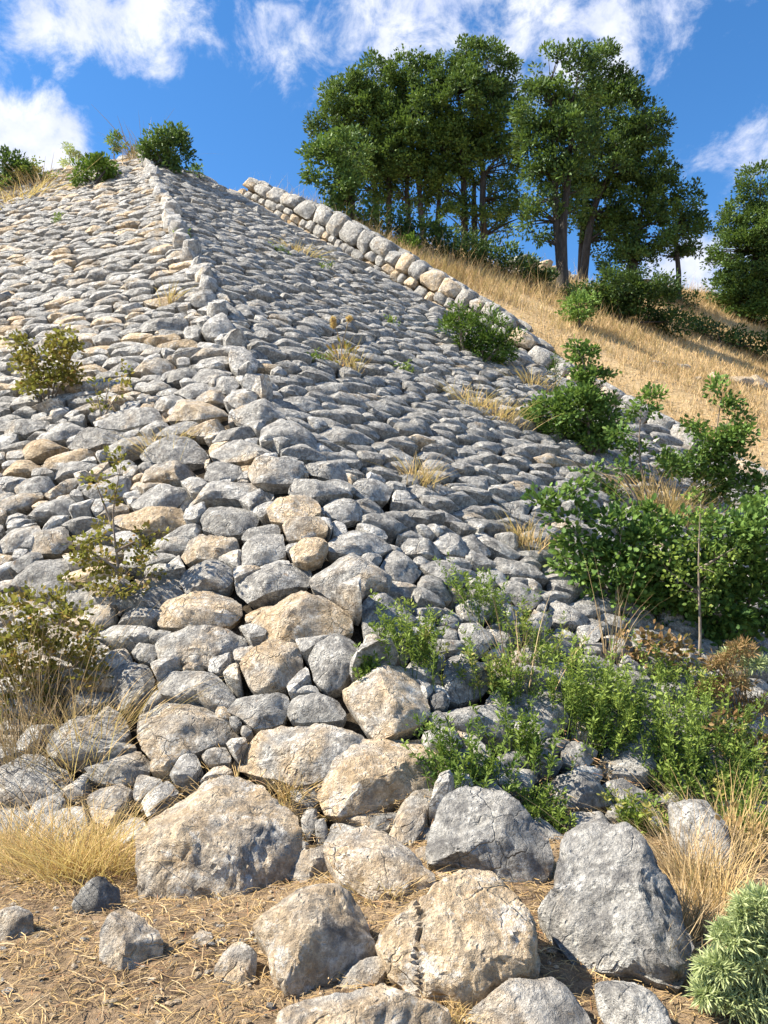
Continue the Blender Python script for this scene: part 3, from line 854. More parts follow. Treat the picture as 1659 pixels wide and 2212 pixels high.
for i, (a, b, side, L, px, py, d) in enumerate(keep):
    s0 = np.array([a, b])
    Mx = ML if side < 0 else (M0 if side in (0, 2) else MR)
    e = eL if side < 0 else eR
    f = np.array([-e[1], e[0]])
    bx, by = (.72, .30) if side in (-1, 1) else (.40, .40)
    if side == 2: bx = by = .16
    poly = np.array([s0 - e * bx - f * by, s0 + e * bx - f * by, s0 + e * bx + f * by, s0 - e * bx + f * by])
    ok = True
    for (co, j, dist) in kd.find_n((a, b, 0), 26):
        if j == i: continue
        nb = np.array(keep[j][:2]); dv = nb - s0
        g = Mx @ dv
        mid = s0 + dv * .5
        gl = np.linalg.norm(g)
        if gl < 1e-6: continue
        poly = clip(poly, g / gl, (mid @ g) / gl - .009 / gl * math.sqrt(g @ g) * 1.0)
        if poly is None: ok = False; break
    if not ok: continue
    for tp in traced_near(s0, .9):
        sd, nn, aa = poly_sd(tp[0], s0)
        if sd <= 0: ok = False; break
        poly = clip(poly, -nn, -(aa @ nn) - .012)
        if poly is None: ok = False; break
    if not ok: continue
    poly = ccw(poly)
    ar = abs(np.sum(poly[:, 0] * np.roll(poly[:, 1], -1) - np.roll(poly[:, 0], -1) * poly[:, 1])) / 2
    if ar < .006: continue
    P3 = fold(poly[:, 0], poly[:, 1])
    c = P3.mean(0)
    tt = np.clip(a / .25 * .5 + .5, 0, 1)
    n = unit(nL * (1 - tt) + nRt * tt)
    s = Stone()
    n = unit(n + np.array([rng.normal(0, .06), rng.normal(0, .06), rng.uniform(.02, .34)]))
    s.H = .20 if side == 0 else (.16 if side < 0 else .19) * math.sqrt(ar) * rng.uniform(.6, 1.35)
    ref = fold(s0 + e * .2, np.array([0.]))[0] if False else (AL if a < 0 else AR) * e[0] + RD * e[1]
    u, v = frame(n, ref)
    s.u, s.v, s.n = u, v, n
    s.poly = ccw(np.stack([(P3 - c) @ u, (P3 - c) @ v], 1))
    s.c = c + n * (rng.normal(0, .022) + (.07 if side == 0 else 0))
    s.depth = .2
    s.px = math.sqrt(ar) * F / d
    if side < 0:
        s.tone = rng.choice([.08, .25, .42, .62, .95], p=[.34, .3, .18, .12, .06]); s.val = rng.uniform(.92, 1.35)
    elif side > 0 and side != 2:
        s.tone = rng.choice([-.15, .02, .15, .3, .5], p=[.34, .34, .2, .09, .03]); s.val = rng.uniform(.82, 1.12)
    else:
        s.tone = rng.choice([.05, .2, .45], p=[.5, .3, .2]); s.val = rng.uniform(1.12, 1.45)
    s.where, s.cuts, s.rough, s.traced = 'r', 3, (1.0 if side in (0, 2) else .72), False
    stones.append(s)

ram_loc = base_r + EYE
ram_loc = np.array([ram_loc[0], ram_loc[1], 0.0])
rampart = thing('stone_rampart', 'huge sloping rampart paved with rough grey limestone, ridge rising from foreground boulders', 'rampart', ram_loc)
PART_LABEL = {0: 'broad pitted tan boulder beside the golden grass tuft', 1: 'rounded tan boulder set in the dry soil', 15: 'long smooth orange tan boulder',
              18: 'dark blue grey boulder with pitted lower face', 19: 'large warm tan boulder with white lichen and a vertical crack',
              20: 'largest grey boulder with rough furrowed face', 41: 'pale cream block standing upright'}
LOOSE = {'l0': ('half buried tan rock in dry soil below the broad boulder', ), 'l1': ('small black grey rock at the foot of the golden grass tuft', ),
         'l2': ('smallest tan stone lying loose on the straw strewn soil', ), 'l3': ('low cracked rock half covered by dry twigs', ), 'l4': ('brown rock sunk in soil at left edge', )}

order = sorted([i for i, s in enumerate(stones) if s.where == 'r'], key=lambda i: -stones[i].px)
single = set(order[:300])
bulkV, bulkQ, bulkTone, bulkVal, off = [], [], [], [], 0
for i, s in enumerate(stones):
    V, T, Q = (s.arr if s.traced else build(s, i))[:3]
    if s.where == 'r' and i not in single:
        bulkV.append(V + s.c - ram_loc); bulkQ.append(Q + off); off += len(V)
        bulkTone.append(np.full(len(V), s.tone)); bulkVal.append(np.full(len(V), s.val))
        continue
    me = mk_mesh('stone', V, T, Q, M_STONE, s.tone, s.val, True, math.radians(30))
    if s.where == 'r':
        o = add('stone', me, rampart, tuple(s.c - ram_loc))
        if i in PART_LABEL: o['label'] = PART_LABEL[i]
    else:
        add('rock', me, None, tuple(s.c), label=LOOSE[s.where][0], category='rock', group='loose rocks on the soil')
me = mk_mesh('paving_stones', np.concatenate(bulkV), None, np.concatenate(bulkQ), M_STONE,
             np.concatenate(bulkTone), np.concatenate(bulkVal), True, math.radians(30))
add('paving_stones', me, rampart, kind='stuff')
print('stones', len(stones), 'bulk verts', off)

# ---------------------------------------------------------------- stair, its wall and slabs
def block_grid(s0, s1, rows, ln, seed):
    """Voronoi-free irregular coursed blocks: list of (sa, sb, ha, hb)"""
    r_ = np.random.default_rng(seed)
    out = []
    for (ha, hb, l_) in rows:
        s = s0 + r_.random() * .2
        while s < s1:
            L = l_ * r_.uniform(.7, 1.45)
            out.append((s, s + L, ha, hb)); s += L
    return out

SLOPE_DIR = unit(np.array([SD[0], SD[1], SLOPE]))
SW3 = np.array([SWv[0], SWv[1], 0.0])
UP = unit(np.cross(SLOPE_DIR, -SW3)); UP = UP if UP[2] > 0 else -UP
def stair_pt(s, w, h):
    return np.array([S1[0] + SD[0] * s + SWv[0] * w, S1[1] + SD[1] * s + SWv[1] * w, stair_z(s) + EYE[2]]) + h * UP

def quad_stone(P4, n, H, depth, N, seed, tone, val, parent, ploc, name='stone', mat=M_BLOCK, cuts=2, rough=.8, bevel=.3):
    P4 = np.array(P4); c = P4.mean(0)
    u, v = frame(n, P4[1] - P4[0])
    p2 = ccw(np.stack([(P4 - c) @ u, (P4 - c) @ v], 1)) * .975
    V, T, Q = stone_arrays(p2, c, u, v, n, H, depth, N, seed, rough, np.random.default_rng(seed).normal(0, .35, 2), cuts, bevel)
    me = mk_mesh(name, V, T, Q, mat, tone, val, True, math.radians(30))
    return add(name, me, parent, tuple(c - ploc))

wl = stair_pt(9, WALL_W, 0)
wall = thing('retaining_wall', 'low wall of rounded pale stone blocks climbing beside the stairs, capped with flat slabs', 'wall', wl)
k = 500
r2 = np.random.default_rng(4)
SEND = SLEN + 3.2
s = -1.0
while s < SEND:                                     # the big upper blocks, with one or two small ones below each
    L = r2.uniform(.36, .70); hh = wall_h(s + L / 2); ht_ = hh * r2.uniform(.42, .66) if hh > .55 else hh
    nf = unit(-SW3 + UP * .12)
    j = r2.normal(0, .045, 8)
    top = [stair_pt(s, WALL_W, hh - ht_ + j[0]), stair_pt(s + L, WALL_W, hh - ht_ + j[1]), stair_pt(s + L, WALL_W, hh + j[2]), stair_pt(s, WALL_W, hh + j[3])]
    cc = (np.array(top[0]) + top[1] + top[2] + top[3]) / 4
    # cut the corners so that blocks are rounded
    t4 = np.array(top); oct_ = []
    for a_ in range(4):
        p0, p1, pm = t4[a_], t4[(a_ + 1) % 4], t4[a_ - 1]
        f_ = r2.uniform(.08, .2)
        oct_ += [p0 + (pm - p0) * f_, p0 + (p1 - p0) * f_]
    quad_stone(oct_, nf, .12, .3, 9, k, r2.choice([-.1, .1, .3, .65]), r2.uniform(1.0, 1.3), wall, wl); k += 1
    lo = -.38; y0 = hh - ht_
    while y0 - lo > .12:
        y1 = max(lo, y0 - r2.uniform(.2, .34))
        x0 = s
        while x0 < s + L - .06:
            x1 = min(s + L, x0 + r2.uniform(.2, .42))
            if s + L - x1 < .1: x1 = s + L
            t4 = np.array([stair_pt(x0, WALL_W, y1), stair_pt(x1, WALL_W, y1), stair_pt(x1, WALL_W, y0), stair_pt(x0, WALL_W, y0)]) + r2.normal(0, .012, (4, 1)) * SLOPE_DIR
            oct_ = []
            for a_ in range(4):
                p0, p1, pm = t4[a_], t4[(a_ + 1) % 4], t4[a_ - 1]
                f_ = r2.uniform(.1, .22)
                oct_ += [p0 + (pm - p0) * f_, p0 + (p1 - p0) * f_]
            if y1 > -.3: quad_stone(oct_, nf, .09, .2, 6, k, r2.choice([-.1, .1, .35, .7]), r2.uniform(1.0, 1.3), wall, wl); k += 1
            x0 = x1
        y0 = y1
    # capping slabs behind
    w0 = WALL_W + .06
    for wa, wb in ((w0, w0 + r2.uniform(.38, .5)), (w0 + .5, w0 + r2.uniform(.75, 1.1))):
        sh_ = r2.uniform(-.15, .15)
        t4 = np.array([stair_pt(s + sh_, wa, hh - .03), stair_pt(s + L + sh_, wa, hh - .03), stair_pt(s + L + sh_, wb, hh), stair_pt(s + sh_, wb, hh)])
        quad_stone(t4, UP, .07, .12, 6, k, r2.choice([-.1, .1, .25]), r2.uniform(.95, 1.2), wall, wl, 'slab'); k += 1
    s += L

st_loc = stair_pt(12, WALL_W / 2, -.4)
stair = thing('stone_staircase', 'narrow flight of worn stone steps between the paved face and the block wall', 'stairs', st_loc)
s = -.5
while s < SEND:
    tread = .33
    zc = stair_z(s) + EYE[2] - .30
    def hp(ss, w): return np.array([S1[0] + SD[0] * ss + SWv[0] * w, S1[1] + SD[1] * ss + SWv[1] * w, zc])
    cut = r2.uniform(.3, .65)
    for (wa, wb) in ((.04, WALL_W * cut), (WALL_W * cut, WALL_W - .04)):
        quad_stone([hp(s, wa), hp(s + tread + .06, wa), hp(s + tread + .06, wb), hp(s, wb)], np.array([0, 0, 1.0]), .05, .26, 7, k,
                   r2.choice([.3, .5, .7]), r2.uniform(1.0, 1.25), stair, st_loc, 'step', M_BLOCK, 1, .5, .2); k += 1
    s += tread

# the ruined wall behind the oaks
def far_wall(pts, courses, bl, bh, name, label):
    p0 = hit(*pts[0]); p0[2] = zland(p0[0], p0[1])
    root = thing(name, label, 'wall', p0)
    kk = 3000 + len(bpy.data.objects)
    P = [hit(*p) for p in pts]
    for a_, b_ in zip(P[:-1], P[1:]):
        L = np.linalg.norm((b_ - a_)[:2]); dd = (b_ - a_) / L
        nf = unit(np.array([dd[1], -dd[0], .1])); nf = nf if nf[1] < 0 else -nf
        for ci in range(courses):
            s_ = -rng.random() * .3
            while s_ < L:
                l_ = bl * rng.uniform(.6, 1.4)
                if rng.random() < .92 - .25 * (ci == courses - 1):
                    q = a_ + dd * (s_ + l_ / 2)
                    z0 = zland(q[0], q[1]) - .1 + ci * bh
                    hx = dd * l_ / 2
                    up = np.array([0, 0, 1.0])
                    b0 = np.array([q[0], q[1], z0])
                    hgt = bh * rng.uniform(.85, 1.05)
                    p4 = [b0 - hx, b0 + hx, b0 + hx + up * hgt, b0 - hx + up * hgt]
                    o8 = []
                    for i_ in range(4):
                        o8 += [np.array(p4[i_]) * .82 + np.array(p4[i_ - 1]) * .18, np.array(p4[i_]) * .82 + np.array(p4[(i_ + 1) % 4]) * .18]
                    quad_stone(o8, nf, .2, .5, 7, kk, rng.choice([.3, .5, .7]), rng.uniform(.95, 1.2), root, p0); kk += 1
                s_ += l_

# ---------------------------------------------------------------- plants
LEAF_OVAL = (np.array([[0, 0, 0], [.28, .45, .06], [0, 1, .0], [-.28, .45, .06]]), np.array([[0, 1, 2], [0, 2, 3]]))
LEAF_NARROW = (np.array([[0, 0, 0], [.13, .5, .03], [0, 1, -.05], [-.13, .5, .03]]), np.array([[0, 1, 2], [0, 2, 3]]))
LEAF_ROUND = (np.array([[0, 0, 0], [.36, .35, .05], [.3, .75, .03], [0, 1, 0], [-.3, .75, .03], [-.36, .35, .05]]), np.array([[0, 1, 2], [0, 2, 3], [0, 3, 4], [0, 4, 5]]))
_l = [(.0, 0), (.10, .22), (.30, .34), (.16, .44), (.36, .62), (.17, .70), (.24, .88), (0, 1)]
_v = [[x, y, .10 * x] for x, y in _l] + [[-x, y, .10 * x] for x, y in _l[1:-1]]
LEAF_OAK = (np.array(_v), np.array([[0, i, i + 1] for i in range(1, 7)] + [[0, (i + 1 if i < 6 else 0) + 7 if i < 6 else 7 + 6, i + 7] if False else [0, i + 8, i + 7] for i in range(1, 6)] + [[0, 7, 13], [0, 8, 7]][:1]))
LEAF_BLADE = (np.array([[-.5, 0, 0], [.5, 0, 0], [.0, 1, .0]]), np.array([[0, 1, 2]]))

def leaves(pos, dirs, size, tmpl, width=1.0, nrm=None, r_=rng):
    """pos,dirs (n,3); size (n,). -> V, T"""
    n = len(pos)
    d = dirs / np.maximum(np.linalg.norm(dirs, axis=1, keepdims=True), 1e-6)
    if nrm is None:
        nrm = r_.normal(0, .75, (n, 3)); nrm[:, 2] += .8; nrm[:, 0] -= .25
    x = np.cross(d, nrm); x /= np.maximum(np.linalg.norm(x, axis=1, keepdims=True), 1e-6)
    z = np.cross(x, d)
    tv, tf = tmpl
    V = pos[:, None, :] + size[:, None, None] * (tv[None, :, 0, None] * width * x[:, None, :] + tv[None, :, 1, None] * d[:, None, :] + tv[None, :, 2, None] * z[:, None, :])
    T = tf[None] + (np.arange(n) * len(tv))[:, None, None]
    return V.reshape(-1, 3), T.reshape(-1, 3)

class Tubes:
    def __init__(s): s.V, s.Q, s.n = [], [], 0
    def add(s, pts, radii, k=6):
        pts = np.asarray(pts, float); m = len(pts)
        radii = np.broadcast_to(np.asarray(radii, float), (m,))
        tg = np.gradient(pts, axis=0)
        tg /= np.maximum(np.linalg.norm(tg, axis=1, keepdims=True), 1e-6)
        ref = np.array([.3, .9, .1]) if abs(tg[0, 2]) > .6 else np.array([0, 0, 1.0])
        x = np.cross(tg, ref); x /= np.maximum(np.linalg.norm(x, axis=1, keepdims=True), 1e-6)
        y = np.cross(tg, x)
        th = np.arange(k) * 2 * math.pi / k
        V = pts[:, None, :] + radii[:, None, None] * (np.cos(th)[None, :, None] * x[:, None, :] + np.sin(th)[None, :, None] * y[:, None, :])
        i0 = np.arange(k); i1 = (i0 + 1) % k
        Q = np.concatenate([np.stack([r * k + i0, r * k + i1, (r + 1) * k + i1, (r + 1) * k + i0], 1) for r in range(m - 1)]) + s.n
        s.V.append(V.reshape(-1, 3)); s.Q.append(Q); s.n += m * k
    def mesh(s, name, mat, origin):
        return mk_mesh(name, np.concatenate(s.V) - origin, None, np.concatenate(s.Q), mat, .3, rng.random(s.n) * .6 + .2, True)

def bez(a, b, c, n):
    t = np.linspace(0, 1, n)[:, None]
    return (1 - t) ** 2 * a + 2 * t * (1 - t) * b + t ** 2 * c

def smooth_path(pts, n):
    pts = np.asarray(pts, float)
    if len(pts) == 2: pts = np.array([pts[0], (pts[0] + pts[1]) / 2, pts[1]])
    t = np.linspace(0, 1, len(pts)); tt = np.linspace(0, 1, n)
    out = np.stack([np.interp(tt, t, pts[:, k_]) for k_ in range(3)], 1)
    for _ in range(2):
        out[1:-1] = (out[:-2] + 2 * out[1:-1] + out[2:]) / 4
    return out

def at_depth(px, py, t): return EYE + ray(px, py) * t

def crown_plant(name, label, cat, base_px, stems, blobs, leaf, tmpl, mat, clump=.35, dens=1.0, per=40, trunk_r=.1, group=None,
                depth_f=.85, tone_p=(0.0, .3), bark=None, lw=1.0, t=None, stem_name='trunk', fol_name='crown', seed=0, sink=.05, bare=0, vshift=0.0, fill=.45, vgrow=1.05):
    """stems: polylines in picture units (first point is the foot); blobs: (x, y, rx, ry[, dt]) ellipses in picture units at the plant's own distance"""
    r_ = np.random.default_rng(seed + 11)
    bp = hit(*base_px)
    if t is None: t = proj(bp)[2][0]
    bp = at_depth(base_px[0], base_px[1], t)
    bp[2] = zland(bp[0], bp[1]) - sink
    root = thing(name, label, cat, bp, group)
    tb = Tubes()
    paths = []
    for st in stems:
        dt = r_.uniform(-.4, .4) * min(1.0, t * .03) if len(stems) > 1 else 0
        p = [at_depth(x, y, t + dt) for x, y in st]
        if abs(st[0][0] - base_px[0]) + abs(st[0][1] - base_px[1]) < 70: p[0][2] = min(p[0][2], zland(p[0][0], p[0][1]) - sink)
        n = 10
        path = smooth_path(p, n)
        path += fbm(path * 1.2 + seed, 2, 3)[:, None] * np.array([1, .8, 0]) * trunk_r * .8
        rr = trunk_r * np.linspace(1.1, .2, n); rr[0] *= 1.35
        tb.add(path, rr, 8)
        paths.append((path, rr))
    allp = np.concatenate([p for p, _ in paths]); allr = np.concatenate([r for _, r in paths])
    LP, LD, LS, LT, LV = [], [], [], [], []
    for bl in blobs:
        x, y, rx, ry = bl[:4]
        dt = bl[4] if len(bl) > 4 else r_.uniform(-.35, .35) * rx * t / F
        c = at_depth(x, y, t + dt)
        R3 = np.array([rx, rx * depth_f, ry]) * t / F * vgrow
        vol = 4.19 * R3.prod()
        N = max(3, int(2.4 * dens * vol / (clump ** 3 * 4.19) * .55))
        dv = r_.normal(size=(N, 3)); dv /= np.linalg.norm(dv, axis=1, keepdims=True)
        rad = r_.uniform(fill, 1.0, N) ** .7
        cl = c + dv * rad[:, None] * R3
        for q, o in zip(cl, dv):
            # twig from the nearest lower bough
            dd = np.linalg.norm(allp - q, axis=1) + 1.2 * np.maximum(0, allp[:, 2] - q[2])
            j = int(np.argmin(dd))
            if r_.random() < .75:
                a = allp[j]; mid = (a + q) / 2 + np.array([0, 0, .12 * np.linalg.norm(q - a)]) + r_.normal(0, .06, 3) * np.linalg.norm(q - a)
                r0 = min(allr[j] * .45, trunk_r * .3)
                tb.add(bez(a, mid, q, 6), np.linspace(r0, r0 * .15 + .001, 6), 4)
            m = max(3, int(per * r_.uniform(.6, 1.4)))
            g = r_.normal(0, 1, (m, 3)); g /= np.linalg.norm(g, axis=1, keepdims=True)
            g *= (r_.random((m, 1)) ** .5) * clump * r_.uniform(.75, 1.25)
            g[:, 2] *= .75
            LP.append(q + g)
            LD.append(g / clump + o * .5 + r_.normal(0, .45, (m, 3)) + np.array([0, 0, .25]))
            LS.append(leaf * r_.uniform(.65, 1.25, m))
            LT.append(np.full(m, r_.uniform(*tone_p)) + (r_.random(m) < .06) * .45)
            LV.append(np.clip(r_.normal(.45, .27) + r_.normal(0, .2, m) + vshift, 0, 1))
    add(stem_name, tb.mesh(stem_name, bark or M_BARK, bp), root)
    LP, LD, LS = np.concatenate(LP), np.concatenate(LD), np.concatenate(LS)
    V, T = leaves(LP, LD, LS, tmpl, lw, None, r_)
    nv = len(tmpl[0])
    me = mk_mesh(fol_name, V - bp, T, None, mat, np.repeat(np.concatenate(LT), nv), np.repeat(np.concatenate(LV), nv), False)
    add(fol_name, me, root, kind='stuff')
    return root

OAKS = 'oak trees along the crest of the grassy slope'
OK = dict(leaf=.15, tmpl=LEAF_OVAL, mat=M_OAK, clump=.33, per=72, dens=.86, vgrow=1.2, fill=.55, group=OAKS, cat='tree', name='oak_tree')
def oak(label, base, stems, blobs, **kw):
    d = dict(OK); d.update(kw)
    return crown_plant(d.pop('name'), label, d.pop('cat'), base, stems, blobs, d.pop('leaf'), d.pop('tmpl'), d.pop('mat'), **d)
oak('small bright green oak standing first at left where the wall slabs end', (763, 494), [[(763, 496), (757, 410), (748, 370), (735, 330)]],
    [(700, 355, 42, 38), (745, 325, 52, 40), (725, 400, 42, 35), (765, 440, 36, 45), (712, 442, 20, 18), (690, 330, 25, 22)], trunk_r=.11, seed=1, vshift=.25, dens=1.1)
oak('broad oak behind the small bright one, low rounded crown over two trunks', (830, 500), [[(817, 500), (815, 394), (790, 300), (770, 240)], [(842, 500), (843, 370), (838, 260), (835, 200)]],
    [(760, 232, 62, 56), (805, 290, 80, 80), (722, 278, 44, 50), (825, 185, 60, 48), (800, 380, 60, 50), (760, 190, 30, 22)], trunk_r=.15, seed=2)
oak('leaning oak with three dark trunks in the middle of the left clump', (920, 520), [[(888, 520), (880, 394), (870, 260)], [(922, 525), (910, 427), (893, 370), (900, 220)], [(947, 530), (947, 427), (960, 320)]],
    [(885, 190, 58, 58), (905, 285, 80, 80), (860, 335, 60, 56), (935, 345, 50, 50), (900, 400, 60, 36), (900, 145, 30, 20), (935, 440, 26, 24)], trunk_r=.15, seed=3)
oak('tallest oak of the left clump with three upright trunks', (1015, 545), [[(1003, 545), (1000, 410), (997, 300), (990, 160)], [(1025, 540), (1022, 427), (1015, 330)], [(1037, 545), (1043, 410), (1040, 300), (1050, 170)]],
    [(985, 145, 48, 42), (1040, 150, 56, 46), (1090, 178, 34, 50), (1000, 230, 78, 66), (1068, 258, 56, 66), (975, 320, 56, 50), (1060, 350, 60, 46), (1095, 425, 36, 40), (975, 410, 40, 40), (1010, 112, 28, 16), (1050, 470, 40, 30), (1105, 480, 32, 30), (985, 470, 30, 24)], trunk_r=.17, seed=4)
oak('slim twin trunked oak at the left of the open gap of sky', (1214, 625), [[(1216, 635), (1203, 482), (1195, 330), (1190, 180)], [(1214, 600), (1216, 466), (1232, 330), (1240, 190)]],
    [(1172, 152, 32, 40), (1230, 172, 54, 54), (1182, 240, 56, 56), (1148, 250, 24, 40), (1146, 340, 24, 40), (1172, 330, 48, 56), (1230, 300, 56, 60), (1178, 415, 40, 46), (1140, 470, 28, 30), (1225, 395, 40, 40), (1165, 490, 30, 26), (1225, 470, 26, 26)], trunk_r=.17, seed=5, dens=1.0)
oak('big spreading oak with a long bough reaching right', (1254, 615), [[(1254, 625), (1256, 466), (1280, 330), (1295, 180)], [(1254, 560), (1270, 450), (1340, 340), (1400, 285)]],
    [(1290, 155, 44, 44), (1338, 195, 36, 40), (1320, 262, 76, 66), (1388, 285, 56, 34), (1428, 258, 24, 18), (1300, 350, 72, 56), (1372, 345, 54, 44), (1290, 440, 50, 46), (1243, 400, 40, 46), (1300, 118, 24, 16), (1300, 500, 40, 34), (1240, 250, 30, 40)], trunk_r=.18, seed=6)
oak('dusky oak with airy crown seen against pale cloud', (1369, 625), [[(1369, 630), (1369, 532), (1382, 482), (1400, 380)], [(1369, 560), (1345, 480), (1340, 420)]],
    [(1405, 375, 44, 36), (1432, 420, 40, 44), (1370, 445, 56, 46), (1400, 505, 50, 36), (1335, 505, 46, 46), (1350, 570, 50, 26)], trunk_r=.16, seed=7, dens=.9)
oak('thin young oak standing alone with bare lower stem', (1468, 662), [[(1468, 668), (1462, 549), (1459, 500), (1480, 430)]],
    [(1485, 440, 36, 36), (1465, 500, 52, 42), (1508, 500, 30, 40), (1440, 545, 26, 16)], trunk_r=.12, seed=8, dens=.8)
oak('bushy oak at right edge, leafy down to the ground', (1625, 700), [[(1625, 710), (1628, 560), (1640, 420)]],
    [(1645, 405, 42, 44), (1605, 480, 46, 46), (1655, 500, 56, 56), (1600, 560, 56, 56), (1650, 600, 66, 56), (1585, 625, 46, 40), (1568, 482, 18, 22), (1700, 540, 60, 120), (1640, 660, 70, 40)], trunk_r=.16, seed=9, vshift=.05)

UND = 'shrubs under the oaks'
def under(label, base, blobs, seed, **kw):
    d = dict(leaf=.12, tmpl=LEAF_OVAL, mat=M_OAK, clump=.33, per=70, trunk_r=.05, seed=seed, group=UND, stem_name='stem', fol_name='foliage'); d.update(kw)
    st = [[base, (b_[0], b_[1])] for b_ in blobs]
    d['dens'] = 1.9 * d.get('dens', 1.0)
    if d['group'] == UND and 'vshift' not in kw: d['vshift'] = -.22; d['vgrow'] = 1.0; d['vshift'] = -.3  # leaf colour darkened, standing in for the shade under the oaks
    return crown_plant('shrub', label, 'shrub', base, st, blobs, d.pop('leaf'), d.pop('tmpl'), d.pop('mat'), **d)
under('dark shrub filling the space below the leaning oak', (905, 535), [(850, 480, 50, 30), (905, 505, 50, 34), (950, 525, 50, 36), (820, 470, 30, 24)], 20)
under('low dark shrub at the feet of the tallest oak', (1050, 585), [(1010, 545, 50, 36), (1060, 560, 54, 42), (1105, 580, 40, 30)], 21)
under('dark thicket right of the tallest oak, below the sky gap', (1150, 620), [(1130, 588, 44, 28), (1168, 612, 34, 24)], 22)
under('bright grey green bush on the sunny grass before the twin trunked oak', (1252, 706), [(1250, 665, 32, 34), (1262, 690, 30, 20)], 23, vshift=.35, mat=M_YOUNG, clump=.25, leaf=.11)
under('wide shadowed shrub behind the bright bush', (1340, 690), [(1310, 655, 54, 42), (1360, 645, 60, 46), (1410, 660, 50, 36), (1290, 690, 36, 26), (1450, 695, 44, 30), (1330, 620, 60, 34), (1410, 625, 50, 30), (1250, 640, 40, 26)], 24, dens=1.2)  # shrub with extra clumps added to make up for deep shade on the ground
under('low dark shrubbery in the shade at the right end of the meadow', (1560, 745), [(1500, 705, 40, 20), (1550, 722, 46, 22), (1605, 738, 46, 24), (1650, 748, 40, 26)], 27)  # shrubs added in place of ground that lies in deep tree shade
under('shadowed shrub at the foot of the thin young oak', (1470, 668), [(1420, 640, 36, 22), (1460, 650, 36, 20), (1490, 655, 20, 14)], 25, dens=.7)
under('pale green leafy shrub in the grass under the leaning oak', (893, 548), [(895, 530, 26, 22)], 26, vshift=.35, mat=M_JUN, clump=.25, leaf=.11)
far_wall([(1120, 596), (1290, 600), (1438, 606)], 2, .8, .45, 'ruined_wall', 'ruined wall of large weathered blocks seen between the oak trunks')

# young oaks and bushes on and beside the right face
YO = dict(leaf=.072, tmpl=LEAF_OAK, mat=M_YOUNG, clump=.17, per=52, trunk_r=.024, bark=M_TWIG, stem_name='stem', fol_name='foliage')
def bush(name, label, cat, base, stems, blobs, seed, **kw):
    d = dict(YO); d.update(kw)
    return crown_plant(name, label, cat, base, stems, blobs, d.pop('leaf'), d.pop('tmpl'), d.pop('mat'), seed=seed, **d)
bush('juniper_bush', 'bright green feathery bush hugging the stair wall above the steps', 'bush', (1035, 768), [[(1035, 775), (1000, 720)], [(1040, 775), (1040, 710)], [(1050, 780), (1080, 745)], [(1000, 750), (988, 650)]],
     [(1000, 715, 52, 30), (1040, 710, 56, 36), (1075, 745, 46, 34), (975, 705, 30, 16), (988, 665, 12, 28), (1045, 755, 56, 26), (1100, 760, 20, 14)], 40, leaf=.10, tmpl=LEAF_NARROW, mat=M_JUN, clump=.2, per=55, lw=1.3, trunk_r=.04, dens=1.6)
bush('shrub', 'slender feathery shrub on the steps', 'shrub', (1200, 838), [[(1200, 842), (1198, 760)]], [(1196, 775, 11, 18), (1198, 805, 16, 22), (1205, 825, 14, 12)], 41, leaf=.06, tmpl=LEAF_NARROW, clump=.1, per=30, trunk_r=.015, mat=M_JUN, lw=1.2)
bush('young_oak', 'young oak with a tall leafy leader above the stair steps', 'young oak', (1275, 975), [[(1275, 985), (1270, 880), (1265, 790), (1240, 740)], [(1270, 975), (1190, 890)], [(1280, 975), (1320, 890)]],
     [(1195, 890, 56, 34), (1250, 880, 60, 46), (1300, 905, 50, 46), (1270, 830, 36, 40), (1265, 780, 34, 26), (1245, 745, 12, 18), (1230, 935, 56, 30), (1290, 950, 50, 26), (1310, 800, 14, 12), (1150, 895, 20, 16)], 42, dens=1.9)
bush('young_oak', 'young oak with a slim bare stem forking low on the stone face', 'young oak', (1400, 1095), [[(1400, 1105), (1390, 1040), (1378, 975), (1385, 880)], [(1392, 1060), (1450, 1010)], [(1388, 1050), (1330, 1000)]],
     [(1375, 960, 26, 36), (1390, 890, 30, 30), (1410, 860, 14, 12), (1440, 1000, 40, 22), (1345, 925, 28, 26), (1260, 1020, 34, 14), (1365, 1010, 30, 16), (1335, 1075, 40, 20)], 43, dens=1.5)
bush('young_oak', 'tallest young oak at right, full crown tapering to a light tip', 'young oak', (1520, 1130), [[(1510, 1150), (1520, 1060), (1545, 960), (1560, 850)], [(1520, 1120), (1580, 1050)]],
     [(1560, 880, 26, 30), (1550, 840, 10, 22), (1575, 930, 42, 40), (1530, 960, 46, 40), (1580, 1000, 46, 46), (1490, 1000, 46, 34), (1540, 1040, 50, 36), (1620, 1050, 40, 30), (1600, 900, 16, 16), (1500, 910, 16, 20)], 44, dens=1.9)
bush('oak_bush', 'wide dense bush of young oak shoots reaching over the paved face', 'bush', (1320, 1300), [[(1330, 1310), (1290, 1180)], [(1330, 1310), (1340, 1160)], [(1335, 1310), (1400, 1180)], [(1325, 1300), (1250, 1160)]],
     [(1240, 1120, 40, 20), (1270, 1170, 60, 40), (1340, 1150, 60, 46), (1250, 1220, 50, 36), (1310, 1230, 60, 50), (1390, 1180, 56, 50), (1290, 1280, 46, 34), (1180, 1080, 30, 10), (1225, 1060, 40, 14), (1350, 1300, 50, 36), (1410, 1260, 46, 40), (1260, 1310, 34, 24)], 45, dens=2.2)
